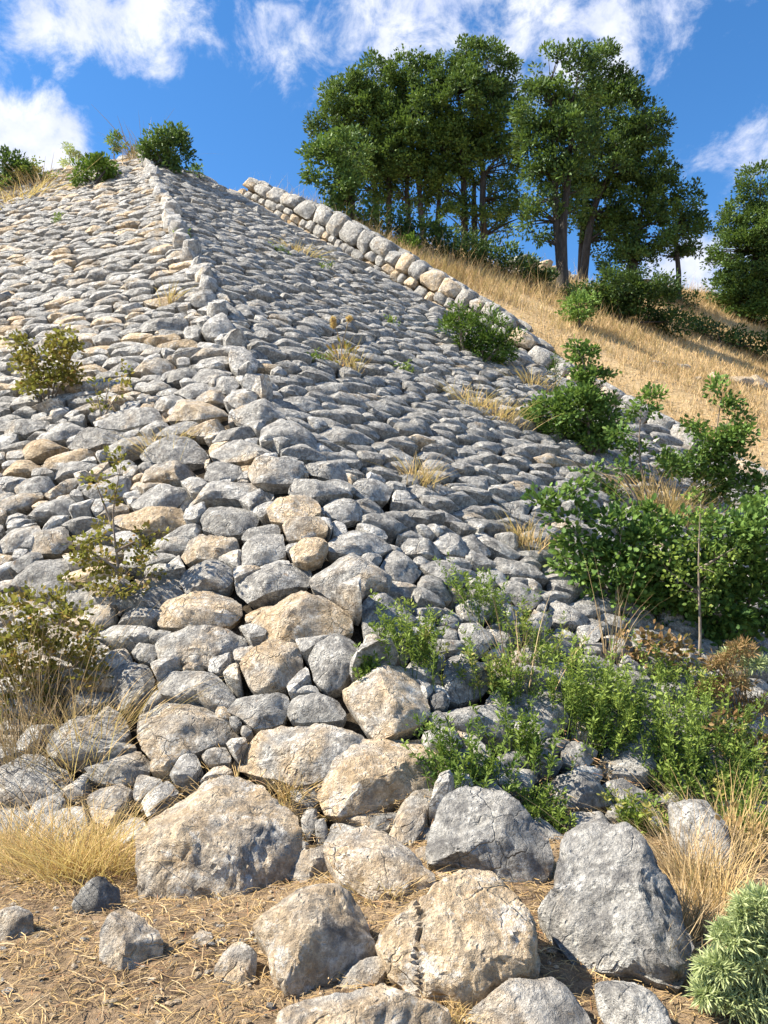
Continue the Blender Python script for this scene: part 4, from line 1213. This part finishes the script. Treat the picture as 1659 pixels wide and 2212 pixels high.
bush('oak_bush', 'large glossy oak bush filling the right edge', 'bush', (1590, 1390), [[(1590, 1400), (1560, 1250)], [(1600, 1400), (1630, 1220)], [(1580, 1400), (1500, 1250)]],
     [(1560, 1150, 66, 46), (1640, 1160, 60, 60), (1600, 1240, 76, 60), (1520, 1220, 60, 50), (1650, 1290, 60, 56), (1460, 1270, 56, 50), (1570, 1310, 70, 46), (1640, 1370, 50, 40), (1440, 1340, 56, 46), (1450, 1200, 50, 46), (1500, 1370, 60, 40), (1560, 1400, 60, 34), (1660, 1080, 40, 30)], 46, dens=2.3)
bush('hawthorn_sapling', 'pale stemmed sapling with small yellow green leaves before the glossy bush', 'sapling', (1508, 1425), [[(1508, 1432), (1515, 1370), (1505, 1260), (1512, 1120), (1515, 1060)], [(1508, 1280), (1440, 1230)], [(1508, 1230), (1590, 1180)]],
     [(1512, 1090, 22, 40), (1500, 1160, 40, 36), (1530, 1210, 46, 40), (1480, 1240, 40, 34), (1510, 1300, 36, 34), (1570, 1190, 34, 18), (1440, 1200, 26, 20)], 47, leaf=.042, tmpl=LEAF_ROUND, mat=M_HERB, clump=.10, per=26, trunk_r=.016, dens=.8)
bush('bramble', 'browning bramble of dry toothed leaves at the foot of the pale sapling', 'bramble', (1420, 1440), [[(1420, 1445), (1400, 1370)], [(1430, 1445), (1470, 1390)]],
     [(1400, 1385, 46, 30), (1440, 1410, 50, 34), (1380, 1440, 40, 24), (1350, 1400, 30, 26)], 48, leaf=.055, tmpl=LEAF_ROUND, mat=M_DRY, clump=.11, per=26, trunk_r=.006, dens=1.0)

bush('bramble', 'rust brown dried bramble below the spiny thistles', 'bramble', (1590, 1640), [[(1590, 1645), (1570, 1560)], [(1595, 1645), (1640, 1560)]],
     [(1570, 1580, 50, 40), (1630, 1590, 46, 44), (1600, 1630, 56, 30), (1540, 1620, 36, 24)], 49, leaf=.055, tmpl=LEAF_ROUND, mat=M_DRY, clump=.12, per=24, trunk_r=.006, dens=1.1)
bush('bramble', 'low rusty bramble with sparse leaves at the right edge above the spiny bush', 'bramble', (1610, 1850), [[(1610, 1855), (1590, 1790)], [(1615, 1855), (1650, 1800)]],
     [(1590, 1800, 50, 34), (1640, 1820, 40, 40), (1560, 1840, 40, 24)], 50, leaf=.045, tmpl=LEAF_ROUND, mat=M_DRY, clump=.12, per=14, trunk_r=.007, dens=.5)

bush('oak_bush', 'middle oak bush joining the wide bush to the glossy one, with yellowish shoots', 'bush', (1450, 1330), [[(1450, 1335), (1440, 1180)], [(1455, 1335), (1480, 1200)], [(1445, 1335), (1400, 1240)]],
     [(1420, 1120, 40, 34), (1460, 1150, 46, 46), (1420, 1220, 50, 46), (1480, 1250, 46, 50), (1400, 1300, 50, 34), (1460, 1330, 56, 34), (1370, 1240, 40, 40)], 51, dens=1.6, tone_p=(.1, .6), vshift=.1)
# thorny yellowing plants on the left face
TH = dict(leaf=.05, tmpl=LEAF_ROUND, mat=M_THORN, clump=.10, per=20, trunk_r=.012, tone_p=(.1, .75), dens=.8, bark=M_TWIG)
def thorn(label, base, stems, blobs, seed, **kw):
    d = dict(TH); d.update(kw)
    return bush('thorn_shrub', label, 'shrub', base, stems, blobs, seed, **d)
thorn('largest thorny yellow green shrub on the upper left stone face', (100, 865), [[(100, 872), (60, 760)], [(105, 872), (105, 770)], [(110, 872), (130, 760)], [(110, 872), (150, 800)], [(95, 870), (40, 800)]],
      [(70, 780, 36, 26), (110, 790, 36, 36), (135, 780, 30, 36), (100, 830, 44, 30), (150, 815, 20, 20), (125, 715, 18, 24), (140, 740, 24, 16), (50, 740, 22, 14), (35, 775, 20, 10)], 60, leaf=.06, clump=.15, per=46, dens=1.6)
thorn('spindly half bare shrub right of the largest thorn shrub', (222, 890), [[(222, 896), (240, 810)], [(222, 896), (205, 830)], [(222, 896), (262, 840)]],
      [(215, 835, 12, 14), (235, 865, 26, 16), (260, 838, 16, 12), (222, 885, 20, 10), (268, 800, 14, 10)], 61, leaf=.06, clump=.11, per=10, trunk_r=.012)
thorn('upright yellow leaved sapling with grey stem on the left stones', (262, 1300), [[(262, 1310), (252, 1200), (240, 1110), (262, 1000)], [(250, 1190), (340, 1145)], [(255, 1230), (180, 1180)], [(245, 1140), (205, 1040)], [(258, 1250), (330, 1220)]],
      [(262, 990, 24, 16), (205, 1035, 18, 18), (235, 1080, 26, 28), (245, 1140, 34, 30), (330, 1145, 34, 12), (290, 1190, 50, 20), (210, 1200, 50, 30), (180, 1165, 34, 18), (260, 1270, 50, 30), (310, 1220, 36, 22), (200, 1250, 40, 24)], 62, leaf=.045, clump=.085, per=20, trunk_r=.013, dens=1.0)
thorn('tangled brown green thorn bush in the lower left corner of the paving', (60, 1520), [[(60, 1530), (40, 1400)], [(70, 1530), (110, 1380)], [(70, 1530), (160, 1440)], [(50, 1530), (-10, 1380)]],
      [(20, 1330, 50, 46), (90, 1310, 60, 40), (150, 1340, 40, 34), (60, 1400, 60, 44), (140, 1420, 56, 40), (20, 1450, 40, 50), (200, 1460, 36, 30), (90, 1490, 56, 36), (30, 1540, 56, 40), (170, 1380, 46, 34), (120, 1540, 60, 30), (-20, 1420, 50, 60), (210, 1410, 30, 24)], 63, leaf=.042, clump=.085, per=22, trunk_r=.01, dens=1.1)
thorn('low twiggy thorn bush between the sapling and the tangled bush', (160, 1300), [[(160, 1310), (140, 1240)], [(165, 1310), (190, 1260)]],
      [(140, 1270, 36, 24), (185, 1285, 36, 24), (110, 1300, 30, 20), (150, 1320, 40, 18)], 64, leaf=.042, clump=.085, per=18, trunk_r=.008, dens=1.0)

# crest plants
CR = 'bushes on the crest of the rampart'
under('large dark rounded bush on the crest right of the rampart ridge', (365, 372), [(365, 310, 46, 38), (340, 330, 36, 26), (390, 335, 32, 30), (362, 282, 20, 18), (315, 328, 26, 14)], 70, group=CR, leaf=.12, clump=.28, vshift=.12, mat=M_OAK)
under('green leafy bush just left of the rampart ridge top', (205, 398), [(180, 378, 26, 18), (212, 366, 36, 24), (238, 355, 18, 14)], 71, group=CR, leaf=.12, clump=.25, vshift=.25, mat=M_JUN)
under('small upright grey green bush above the ridge top', (250, 330), [(248, 308, 18, 22), (285, 318, 16, 10)], 72, group=CR, leaf=.12, clump=.22, mat=M_YOUNG, dens=.7)
under('dark shrub on the crest at the left edge', (10, 410), [(10, 355, 40, 26), (40, 362, 30, 20), (0, 385, 30, 20)], 73, group=CR, leaf=.13, clump=.28)
under('wispy grey green plant on the crest left of the ridge bush', (175, 352), [(170, 325, 26, 18), (150, 340, 24, 14)], 74, group=CR, leaf=.10, clump=.22, dens=.35, mat=M_PALE)
under('sparse blue green weed on the crest beside the large rounded bush', (430, 385), [(428, 370, 18, 20)], 75, group=CR, leaf=.10, clump=.2, dens=.4, mat=M_YOUNG)
under('low pale shrub spreading along the crest at left', (75, 395), [(75, 372, 40, 16), (110, 378, 30, 12), (20, 408, 36, 14)], 76, group=CR, leaf=.09, clump=.2, dens=.5, mat=M_HERB, tone_p=(.3, .9))

# upright green herbs between the boulders
def herb(label, base, hpx, wpx, seed, n=26, mat=M_HERB, leaf=.034, tone=(0, .5), name='herb_clump', cat='herb', per=34, vs=0.0, group='green herbs between the boulders'):
    r_ = np.random.default_rng(seed)
    bp = hit(*base); t = proj(bp)[2][0]
    m = t / F
    root = thing(name, label, cat, bp, group)
    tb = Tubes(); LP, LD, LS, LT, LV = [], [], [], [], []
    nn = normal_at(bp)
    for i in range(n):
        sx, sy = r_.normal(0, .26 * wpx * m), r_.normal(0, .2 * wpx * m)
        b0 = np.array([bp[0] + sx, bp[1] + sy, 0]); b0[2] = zland(b0[0], b0[1]) - .06
        h = hpx * m * r_.uniform(.45, 1.05)
        tip = b0 + np.array([sx * .5 + r_.normal(0, .16 * h), r_.normal(0, .16 * h) + sy * .4, h])
        path = bez(b0, (b0 + tip) / 2 + np.array([-sx * .2, 0, h * .12]), tip, 6)
        tb.add(path, np.linspace(.0035, .0012, 6), 3)
        k_ = int(per * r_.uniform(.7, 1.3))
        f = r_.uniform(.08, 1.0, k_) ** .8
        idx = f * 5; i0 = np.minimum(idx.astype(int), 4); fr = (idx - i0)[:, None]
        P = path[i0] * (1 - fr) + path[i0 + 1] * fr
        side = r_.normal(0, 1, (k_, 3)); side[:, 2] = np.abs(side[:, 2]) * .5 + .35
        LP.append(P + side * .006); LD.append(side); LS.append(leaf * r_.uniform(.6, 1.3, k_))
        LT.append(np.full(k_, r_.uniform(*tone))); LV.append(np.clip(r_.normal(.5, .2) + (f - .5) * .35 + r_.normal(0, .12, k_) + vs, 0, 1))
    add('stem', tb.mesh('stem', mat, bp), root)
    V, T = leaves(np.concatenate(LP), np.concatenate(LD), np.concatenate(LS), LEAF_NARROW, 1.5, None, r_)
    add('foliage', mk_mesh('foliage', V - bp, T, None, mat, np.repeat(np.concatenate(LT), 4), np.repeat(np.concatenate(LV), 4), False), root, kind='stuff')
for j, (lab, base, h, w, n) in enumerate([
    ('yellow green herb clump rising behind the pale cream block', (905, 1440), 170, 130, 34),
    ('dark green herb in the crevice left of the pale cream block', (785, 1455), 65, 60, 14),
    ('leafy herb on the stones beneath the wide oak bush', (1055, 1330), 140, 120, 28),
    ('tall bright herb clump in the middle of the green patch', (1235, 1560), 240, 150, 46),
    ('trailing dark green herb below the pale cream block', (1010, 1690), 150, 190, 50),
    ('dense bright green herb at the right of the green patch', (1440, 1660), 250, 190, 60),
    ('herb with reddish dry tips beside the grey furrowed boulder', (1375, 1790), 110, 110, 26),
    ('small fresh herb growing over the top of the largest grey boulder', (1190, 1770), 90, 90, 18),
    ('olive herb clump at the left of the green patch', (1085, 1500), 150, 130, 34),
    ('green herb hanging between two white streaked boulders', (1145, 1640), 150, 110, 30),
    ('tall green herb at the edge of the brown bramble', (1330, 1560), 190, 150, 44),
    ('green herb in shade at the right edge of the boulders', (1560, 1720), 190, 160, 40),
    ('yellowing herb below the shaded herb at right edge', (1620, 1790), 150, 120, 28),
    ('ragged herb on the stones below the bramble', (1180, 1420), 140, 130, 26),
    ('herb spilling over the white streaked boulder', (1300, 1600), 170, 120, 34),
    ('broad leafy herb below the dried spiny thistle', (1530, 1610), 180, 170, 46),
    ('herb mixed with dry stems at the right edge beneath the rust brown bramble', (1630, 1710), 170, 130, 36),
    ('low green herb left of the shaded herb', (1480, 1735), 130, 130, 32),
    ('yellow green herb under the bare stem of the pale sapling', (1480, 1500), 120, 150, 36),
    ('thin herb along the crack beside the dark green herb', (850, 1395), 90, 70, 14),
    ]):
    herb(lab, base, h * .82, w, 200 + j, int(n * 1.15), leaf=.04, per=38, vs=[0, -.25, -.05, .15, -.2, .1, 0, 0, 0, -.1, .1, -.15, 0, 0, .05, -.1, 0, -.15, .1, 0][j], tone=(.1, .85) if j in (0, 6, 8, 12, 13, 16, 18) else (0, .45))

# grasses
def grass_tuft(label, base, hpx, wpx, n, seed, mat=M_STRAW, spread=.5, blade=.006, name='grass_tuft', group='dry grass tufts'):
    r_ = np.random.default_rng(seed)
    bp = hit(*base); t = proj(bp)[2][0]; m = t / F
    root_v, root_t, tn, vl, off = [], [], [], [], 0
    a = r_.normal(0, .3 * wpx * m, n); b_ = r_.normal(0, .2 * wpx * m, n)
    P0 = np.stack([bp[0] + a, bp[1] + b_, np.zeros(n)], 1); P0[:, 2] = zland(P0[:, 0], P0[:, 1]) - .02
    h = hpx * m * r_.uniform(.4, 1.08, n)
    lean = np.stack([a * .8 + r_.normal(0, spread, n) * h, b_ * .8 + r_.normal(0, spread, n) * h, h], 1)
    droop = r_.uniform(.0, .35, n)
    segs = 4
    f = np.linspace(0, 1, segs + 1)
    path = P0[:, None, :] + lean[:, None, :] * f[None, :, None]
    path[:, :, 2] -= (droop * h)[:, None] * f[None, :] ** 2.5
    path[:, :, :2] += (lean[:, None, :2]) * (f[None, :, None] ** 2) * .4
    sd = r_.normal(0, 1, (n, 3)); sd[:, 2] = 0; sd /= np.linalg.norm(sd, axis=1, keepdims=True)
    w = blade * r_.uniform(.6, 1.3, n)
    wd = np.array([1, .9, .75, .5, .12])
    Lf = path - sd[:, None, :] * (w[:, None, None] * wd[None, :, None]) * .5
    Rt = path + sd[:, None, :] * (w[:, None, None] * wd[None, :, None]) * .5
    V = np.stack([Lf, Rt], 2).reshape(-1, 3)
    i_ = np.arange(n)[:, None] * (2 * (segs + 1)) + (np.arange(segs) * 2)[None, :]
    Q = np.stack([i_, i_ + 1, i_ + 3, i_ + 2], -1).reshape(-1, 4)
    k_ = 2 * (segs + 1)
    me = mk_mesh(name, V - bp, None, Q, mat, np.repeat(r_.uniform(0, .7, n), k_), np.repeat(np.clip(r_.normal(.55, .25, n), 0, 1), k_), False)
    o = add(name, me, None, tuple(bp), label=label, category='grass tuft')
    if group: o['group'] = group
    return o
grass_tuft('large golden dry grass tuft beside the broad pitted boulder', (180, 1880), 165, 215, 760, 301, spread=.5)
grass_tuft('thin straw wisps left of the golden tuft', (50, 1850), 130, 170, 260, 302, spread=.5)
for j, (lab, b_, h, w, n, mt) in enumerate([
    ('tall dry stalks standing in the tangled thorn bush', (70, 1560), 330, 170, 150, M_STALK),
    ('tangle of beige dry stems along the left edge under the thorn bush', (40, 1650), 170, 230, 300, M_STALK),
    ('dry stems and straw at the foot of the tangled thorn bush, right side', (190, 1600), 130, 180, 200, M_STRAW),
    ('dry grass in the crack below the dark stone left of centre', (500, 1745), 60, 330, 160, M_STRAW),
    ('curly dry grass beneath the orange tan boulder', (620, 1720), 60, 70, 120, M_STRAW),
    ('short dry grass between the two tan foreground boulders', (830, 1920), 60, 110, 200, M_STRAW),
    ('dry grass in front of the large warm tan boulder', (990, 2190), 60, 150, 220, M_STRAW),
    ('rusty dry grass on the right stone face near the thistle', (905, 1040), 75, 55, 120, M_STRAW),
    ('dry grass beneath the twin headed thistle', (755, 800), 60, 50, 90, M_STRAW),
    ('straw tuft among stones left of the wide oak bush', (1140, 1180), 80, 70, 140, M_STRAW),
    ('golden grass standing behind the slim forked young oak', (1440, 1110), 110, 140, 420, M_STRAW),
    ('brown dry grass right of the largest grey boulder', (1500, 1900), 160, 150, 380, M_STALK),
    ('long pale stalks at the right edge beside the boulders', (1570, 1840), 200, 150, 220, M_STRAW),
    ('dry grass at the foot of the pale spiny bush', (1440, 2080), 160, 100, 240, M_STALK),
    ('dense brown grass between the largest grey boulder and the pale spiny bush', (1490, 2010), 150, 110, 320, M_STALK),
    ('straggling straw at the right edge behind the largest grey boulder', (1545, 1960), 190, 130, 240, M_STRAW),
    ('dry grass on the tan stone at the left of the face', (360, 955), 46, 90, 110, M_STRAW),
    ('little dry tuft on the ridge stones', (368, 650), 50, 22, 40, M_STRAW),
    ('thin bleached grass on the middle of the right face', (1075, 900), 60, 90, 140, M_STRAW),
    ('bleached grass patch above the young oak leader', (1020, 870), 46, 90, 120, M_STRAW),
    ('dry grass streak under the first stair blocks', (640, 540), 22, 70, 100, M_STRAW),
    ('tall faded grass on the crest above the paved face', (95, 400), 50, 110, 120, M_STALK),
    ('wispy seed grass against the sky by the ridge top', (300, 340), 66, 60, 110, M_STALK),
    ('pale crest grass near the grey green plant', (180, 350), 50, 80, 90, M_STALK),
    ('dry grass by the lower crest of the left face', (50, 425), 40, 130, 180, M_STRAW),
    ('tan grass at the edge of the steps by the slender shrub', (1150, 830), 40, 70, 140, M_STRAW),
    ('broken dry stalks leaning in the green patch', (1120, 1480), 260, 100, 40, M_STALK),
    ('single bunch of bleached stalks in front of the wide bush', (1315, 1420), 260, 40, 26, M_STALK),
    ]):
    tt = proj(hit(*b_))[2][0]
    grass_tuft(lab, b_, h, w, n, 310 + j, mt, .28 if h > 100 else .45, max(.004, .0011 * tt))

# small weeds dotted over the faces
r5 = np.random.default_rng(77)
for j, (x, y, h) in enumerate([(400, 520, 34), (705, 585, 30), (610, 545, 18), (870, 800, 34), (690, 780, 30), (120, 480, 24), (845, 700, 24), (1090, 690, 22)]):
    places = ['beside the ridge stones', 'on the right face below the stair blocks', 'in the grassy streak under the stair blocks', 'low on the right face', 'right of the twin headed thistle foot',
              'high on the left face', 'in the middle of the right face', 'near the feathery bush by the wall']
    herb('small green weed ' + places[j], (x, y), h, h, 400 + j, 9, leaf=.07, per=12, name='weed', cat='weed', group='small weeds on the paved faces')

# twin-headed thistle
def thistle():
    bp = hit(738, 790); t = proj(bp)[2][0]
    root = thing('thistle', 'tall dried thistle with two round spiky heads on the right face', 'thistle', bp)
    tb = Tubes()
    heads = [at_depth(720, 690, t), at_depth(754, 688, t)]
    fork = at_depth(738, 745, t)
    tb.add(smooth_path([bp - np.array([0, 0, .06]), fork], 5), np.linspace(.012, .009, 5), 5)
    for h in heads: tb.add(bez(fork, (fork + h) / 2 + np.array([0, 0, -.02]), h, 5), np.linspace(.009, .006, 5), 5)
    add('stem', tb.mesh('stem', M_STALK, bp), root)
    r_ = np.random.default_rng(5)
    for h in heads + [at_depth(720, 702, t)]:
        n = 150
        d = r_.normal(size=(n, 3)); d /= np.linalg.norm(d, axis=1, keepdims=True)
        V, T = leaves(h + d * .01, d, np.full(n, .062) * r_.uniform(.8, 1.1, n), LEAF_NARROW, .8, None, r_)
        add('flower_head', mk_mesh('flower_head', V - h, T, None, M_STRAW, .2, .7, False), root, tuple(h - bp))
    n = 70
    P = bp + np.stack([r_.normal(0, .12, n), r_.normal(0, .1, n), r_.uniform(.0, .3, n)], 1)
    d = P - bp + r_.normal(0, .05, (n, 3))
    V, T = leaves(P, d, np.full(n, .12), LEAF_NARROW, 1.3, None, r_)
    add('foliage', mk_mesh('foliage', V - bp, T, None, M_THORN, np.repeat(r_.uniform(0, 1, n), 4), np.repeat(r_.random(n), 4), False), root, kind='stuff')
thistle()

# spiny plants at bottom right
def spiny(label, base, blobs, seed, mat, leaf, n, name, cat):
    r_ = np.random.default_rng(seed)
    bp = hit(*base); t = proj(bp)[2][0]; m = t / F
    root = thing(name, label, cat, bp)
    tb = Tubes(); LP, LD, LS, LV = [], [], [], []
    for (x, y, rx, ry) in blobs:
        c = at_depth(x, y, t); R3 = np.array([rx, rx * .8, ry]) * m
        for i in range(n):
            d = r_.normal(size=3); d /= np.linalg.norm(d); d[2] = abs(d[2]) * .9 + .1 * d[2]
            q = c + d * R3 * r_.uniform(.5, 1.0)
            a = bp + np.array([r_.normal(0, .05), r_.normal(0, .05), -.02])
            if i % 3 == 0: tb.add(bez(a, (a + q) / 2 + np.array([0, 0, .05]), q, 5), np.linspace(.004, .0015, 5), 3)
            k_ = 12
            g = r_.normal(size=(k_, 3)); g /= np.linalg.norm(g, axis=1, keepdims=True)
            LP.append(np.repeat(q[None], k_, 0) + g * leaf * .1); LD.append(g + d * .5); LS.append(leaf * r_.uniform(.6, 1.2, k_)); LV.append(np.clip(r_.normal(.55, .2) + r_.normal(0, .12, k_), 0, 1))
    add('stem', tb.mesh('stem', mat, bp), root)
    LP = np.concatenate(LP)
    V, T = leaves(LP, np.concatenate(LD), np.concatenate(LS), LEAF_NARROW, .6, None, r_)
    add('foliage', mk_mesh('foliage', V - bp, T, None, mat, np.repeat(r_.uniform(0, .5, len(LP)), 4), np.repeat(np.concatenate(LV), 4), False), root, kind='stuff')
spiny('pale green spiny bush spilling in at the bottom right corner', (1640, 2190), [(1590, 2030, 50, 30), (1640, 1965, 44, 40), (1560, 2095, 46, 30), (1650, 2080, 70, 40), (1600, 2160, 70, 36), (1700, 2050, 60, 80), (1540, 2150, 40, 24), (1615, 1990, 24, 30)], 81, M_PALE, .05, 80, 'spiny_bush', 'bush')
spiny('dried spiny thistle with curled tan leaves at the right edge', (1600, 1560), [(1560, 1440, 40, 30), (1600, 1410, 36, 30), (1580, 1490, 50, 34), (1640, 1540, 40, 40), (1540, 1500, 36, 26)], 82, M_DRY, .075, 34, 'dry_thistle', 'thistle')
spiny('grey green spiny thistle behind the dried one', (1600, 1480), [(1590, 1420, 34, 24), (1630, 1440, 30, 24)], 83, M_PALE, .085, 26, 'green_thistle', 'thistle')

# straw litter on the soil, and the dried meadow
def litter(n, xr, yr, lr, wr, seed, name, mat, test):
    r_ = np.random.default_rng(seed)
    x = r_.uniform(*xr, n); y = r_.uniform(*yr, n)
    ok = test(x, y); x, y = x[ok], y[ok]; n = len(x)
    z = zland(x, y) + r_.uniform(-.005, .016, n)
    z = z - .015 + fbm(np.stack([x, y, 0 * x], 1) * 1.7, 4, 5) * .035
    th = r_.uniform(0, 6.283, n); L = r_.uniform(*lr, n); el = r_.normal(0, .13, n) + .02
    d = np.stack([np.cos(th), np.sin(th), el], 1)
    sd = np.stack([-np.sin(th), np.cos(th), r_.normal(0, .4, n)], 1)
    w = r_.uniform(*wr, n)
    bend = r_.normal(0, .07, n)
    P0 = np.stack([x, y, z], 1)
    rows = []
    for f in (-.5, 0, .5):
        p = P0 + d * (L * f)[:, None] + sd * (bend * L * (4 * f * f - .5) * .5)[:, None] + np.array([0, 0, 1.0]) * (L * .07 * (1 - 4 * f * f))[:, None]
        rows += [p - sd * (w * .5)[:, None], p + sd * (w * .5)[:, None]]
    V = np.stack(rows, 1).reshape(-1, 3)
    i_ = np.arange(n) * 6
    Q = np.concatenate([np.stack([i_, i_ + 1, i_ + 3, i_ + 2], 1), np.stack([i_ + 2, i_ + 3, i_ + 5, i_ + 4], 1)])
    me = mk_mesh(name, V, None, Q, mat, np.repeat(r_.uniform(0, .9, n), 6), np.repeat(np.clip(r_.normal(.5, .28, n), 0, 1), 6), False)
    add(name, me, None, kind='stuff', label='dry straw and twigs scattered over the soil', category='litter')
soil = lambda x, y: (land(x, y) < GZ + .30)
litter(20000, (-3.2, 1.8), (2.0, 6.2), (.015, .10), (.0012, .0036), 91, 'straw_litter', M_STRAW, soil)
litter(14000, (-3.2, 1.8), (2.0, 6.2), (.02, .13), (.0014, .004), 92, 'twig_litter', M_STALK, soil)
litter(6000, (1.2, 4.5), (2.4, 7.0), (.05, .22), (.003, .008), 93, 'dry_stalk_litter', M_STALK, lambda x, y: land(x, y) < GZ + .6)

def pebbles(n, seed):
    r_ = np.random.default_rng(seed)
    V, T, o_ = [], [], 0
    ico = bmesh.new(); bmesh.ops.create_icosphere(ico, subdivisions=1, radius=1.0)
    iv = np.array([v.co[:] for v in ico.verts]); it = np.array([[v.index for v in f.verts] for f in ico.faces]); ico.free()
    x = r_.uniform(-3.0, 3.2, n); y = r_.uniform(2.2, 6.4, n)
    ok = land(x, y) < GZ + .3; x, y = x[ok], y[ok]
    sz = .004 + .016 * r_.random(len(x)) ** 3
    for a_, b_, z_ in zip(x, y, sz):
        p = iv * (1 + r_.normal(0, .16, (len(iv), 1))) * z_ * np.array([r_.uniform(.8, 1.5), r_.uniform(.8, 1.5), r_.uniform(.5, .9)])
        V.append(p + np.array([a_, b_, 0])); T.append(it + o_); o_ += len(iv)
    V = np.concatenate(V)
    c_ = np.repeat(np.stack([x, y, 0 * x], 1), len(iv), 0)
    V[:, 2] += zland(c_[:, 0], c_[:, 1]) - .015 + fbm(c_ * 1.7, 4, 5) * .035
    me = mk_mesh('pebbles', V, T := np.concatenate(T), None, M_CLOD, np.repeat(r_.uniform(.3, 1.0, len(x)), len(iv)), np.repeat(r_.uniform(.75, 1.15, len(x)), len(iv)), False)
    add('pebbles', me, None, kind='stuff', label='small pebbles and clods on the soil', category='pebbles')
pebbles(5200, 97)

def meadow():
    r_ = np.random.default_rng(95)
    n = 700000
    X = r_.uniform(-6, 34, n); Y = r_.uniform(9, 52, n)
    w, l = stair_w(X, Y), land(X, Y)
    cap = np.interp(X, CAPX, CAPZ)
    P = np.stack([X, Y, l + EYE[2]], 1)
    px, py, d = proj(P)
    dn = fbm(np.stack([X * .5, Y * .5, 0 * X], 1), 3, 2)
    ok = (w > WALL_W + .75 + .3 * dn) & (px > -100) & (px < 1850) & (l > GZ + .5) & (d > 6) & (pl_H(X, Y) < cap + 1.2)
    ok &= r_.random(n) < np.clip(.62 + dn * 1.5, .12, 1)
    X, Y, l, d, w, py = X[ok], Y[ok], l[ok], d[ok], w[ok], py[ok]; n = len(X)
    shade = np.clip((pl_H(X, Y) - (np.interp(X, CAPX, CAPZ) - 5.0)) / 4.0, 0, 1)
    h = r_.uniform(.08, .24, n) * (1 + shade * 1.1)
    tall = r_.random(n) < .035 + .05 * shade
    h = np.where(tall, h * r_.uniform(1.6, 2.8, n), h)
    P0 = np.stack([X, Y, l + EYE[2] - .04], 1)
    tip = P0 + np.stack([r_.normal(.1, .4, n) * h, r_.normal(-.05, .4, n) * h, h], 1)
    mid = P0 * .5 + tip * .5 + np.array([0, 0, 1.0]) * (h * .12)[:, None]
    sd = r_.normal(0, 1, (n, 3)); sd[:, 2] = 0; sd /= np.linalg.norm(sd, axis=1, keepdims=True)
    wd = (.00035 * d + .003) * r_.uniform(.6, 1.3, n) * np.where(tall, .6, 1)
    V = np.stack([P0 - sd * wd[:, None], P0 + sd * wd[:, None], mid - sd * (wd * .6)[:, None], mid + sd * (wd * .6)[:, None], tip], 1).reshape(-1, 3)
    i_ = np.arange(n) * 5
    T = np.concatenate([np.stack([i_, i_ + 1, i_ + 3], 1), np.stack([i_, i_ + 3, i_ + 2], 1), np.stack([i_ + 2, i_ + 3, i_ + 4], 1)])
    tone = np.clip(.42 + dn[ok] * 1.1 + r_.normal(0, .2, n), 0, 1)
    me = mk_mesh('dry_grass', V, T, None, M_MEADOW, np.repeat(tone, 5), np.repeat(np.clip(r_.normal(.5, .25, n), 0, 1), 5), False)
    add('dry_grass', me, None, kind='stuff', label='golden dried grass covering the slope below the oaks', category='grass')
    print('meadow blades', n)
meadow()

# rocks lying on the meadow
for j, (x, y, sx, sy, tone, lab) in enumerate([
    (1590, 822, 42, 16, .9, 'broad reddish rock slab in the grass near the right edge'),
    (1635, 830, 26, 20, .8, 'pale pinkish rock at the right edge of the meadow'),
    (1540, 815, 20, 12, .7, 'small tan rock left of the reddish slab'),
    (1470, 790, 22, 9, .5, 'flat grey rock lying alone in the meadow'),
    (1425, 785, 24, 7, .3, 'thin grey ledge of rock below the shaded trees'),
    (1510, 818, 12, 7, .7, 'little rounded stone in the meadow left of the small tan rock')]):
    c0 = hit(x, y); d = proj(c0)[2][0]; m = d / F
    n = unit(normal_at(c0) * .6 + unit(EYE - c0) * .4)
    u, v = frame(n)
    th = np.arange(9) * 6.283 / 9
    p2 = np.stack([np.cos(th) * sx * m, np.sin(th) * sy * m * 1.3], 1) * rng.uniform(.8, 1.15, (9, 1))
    V, T, Q = stone_arrays(ccw(p2), c0, u, v, n, sy * m * .8, .2, 9, 900 + j, 1.0, (0, 0), 4, .4)
    add('rock', mk_mesh('rock', V, T, Q, M_BLOCK, tone, 1.0, True, math.radians(30)), None, tuple(c0), label=lab, category='rock', group='rocks lying in the meadow')
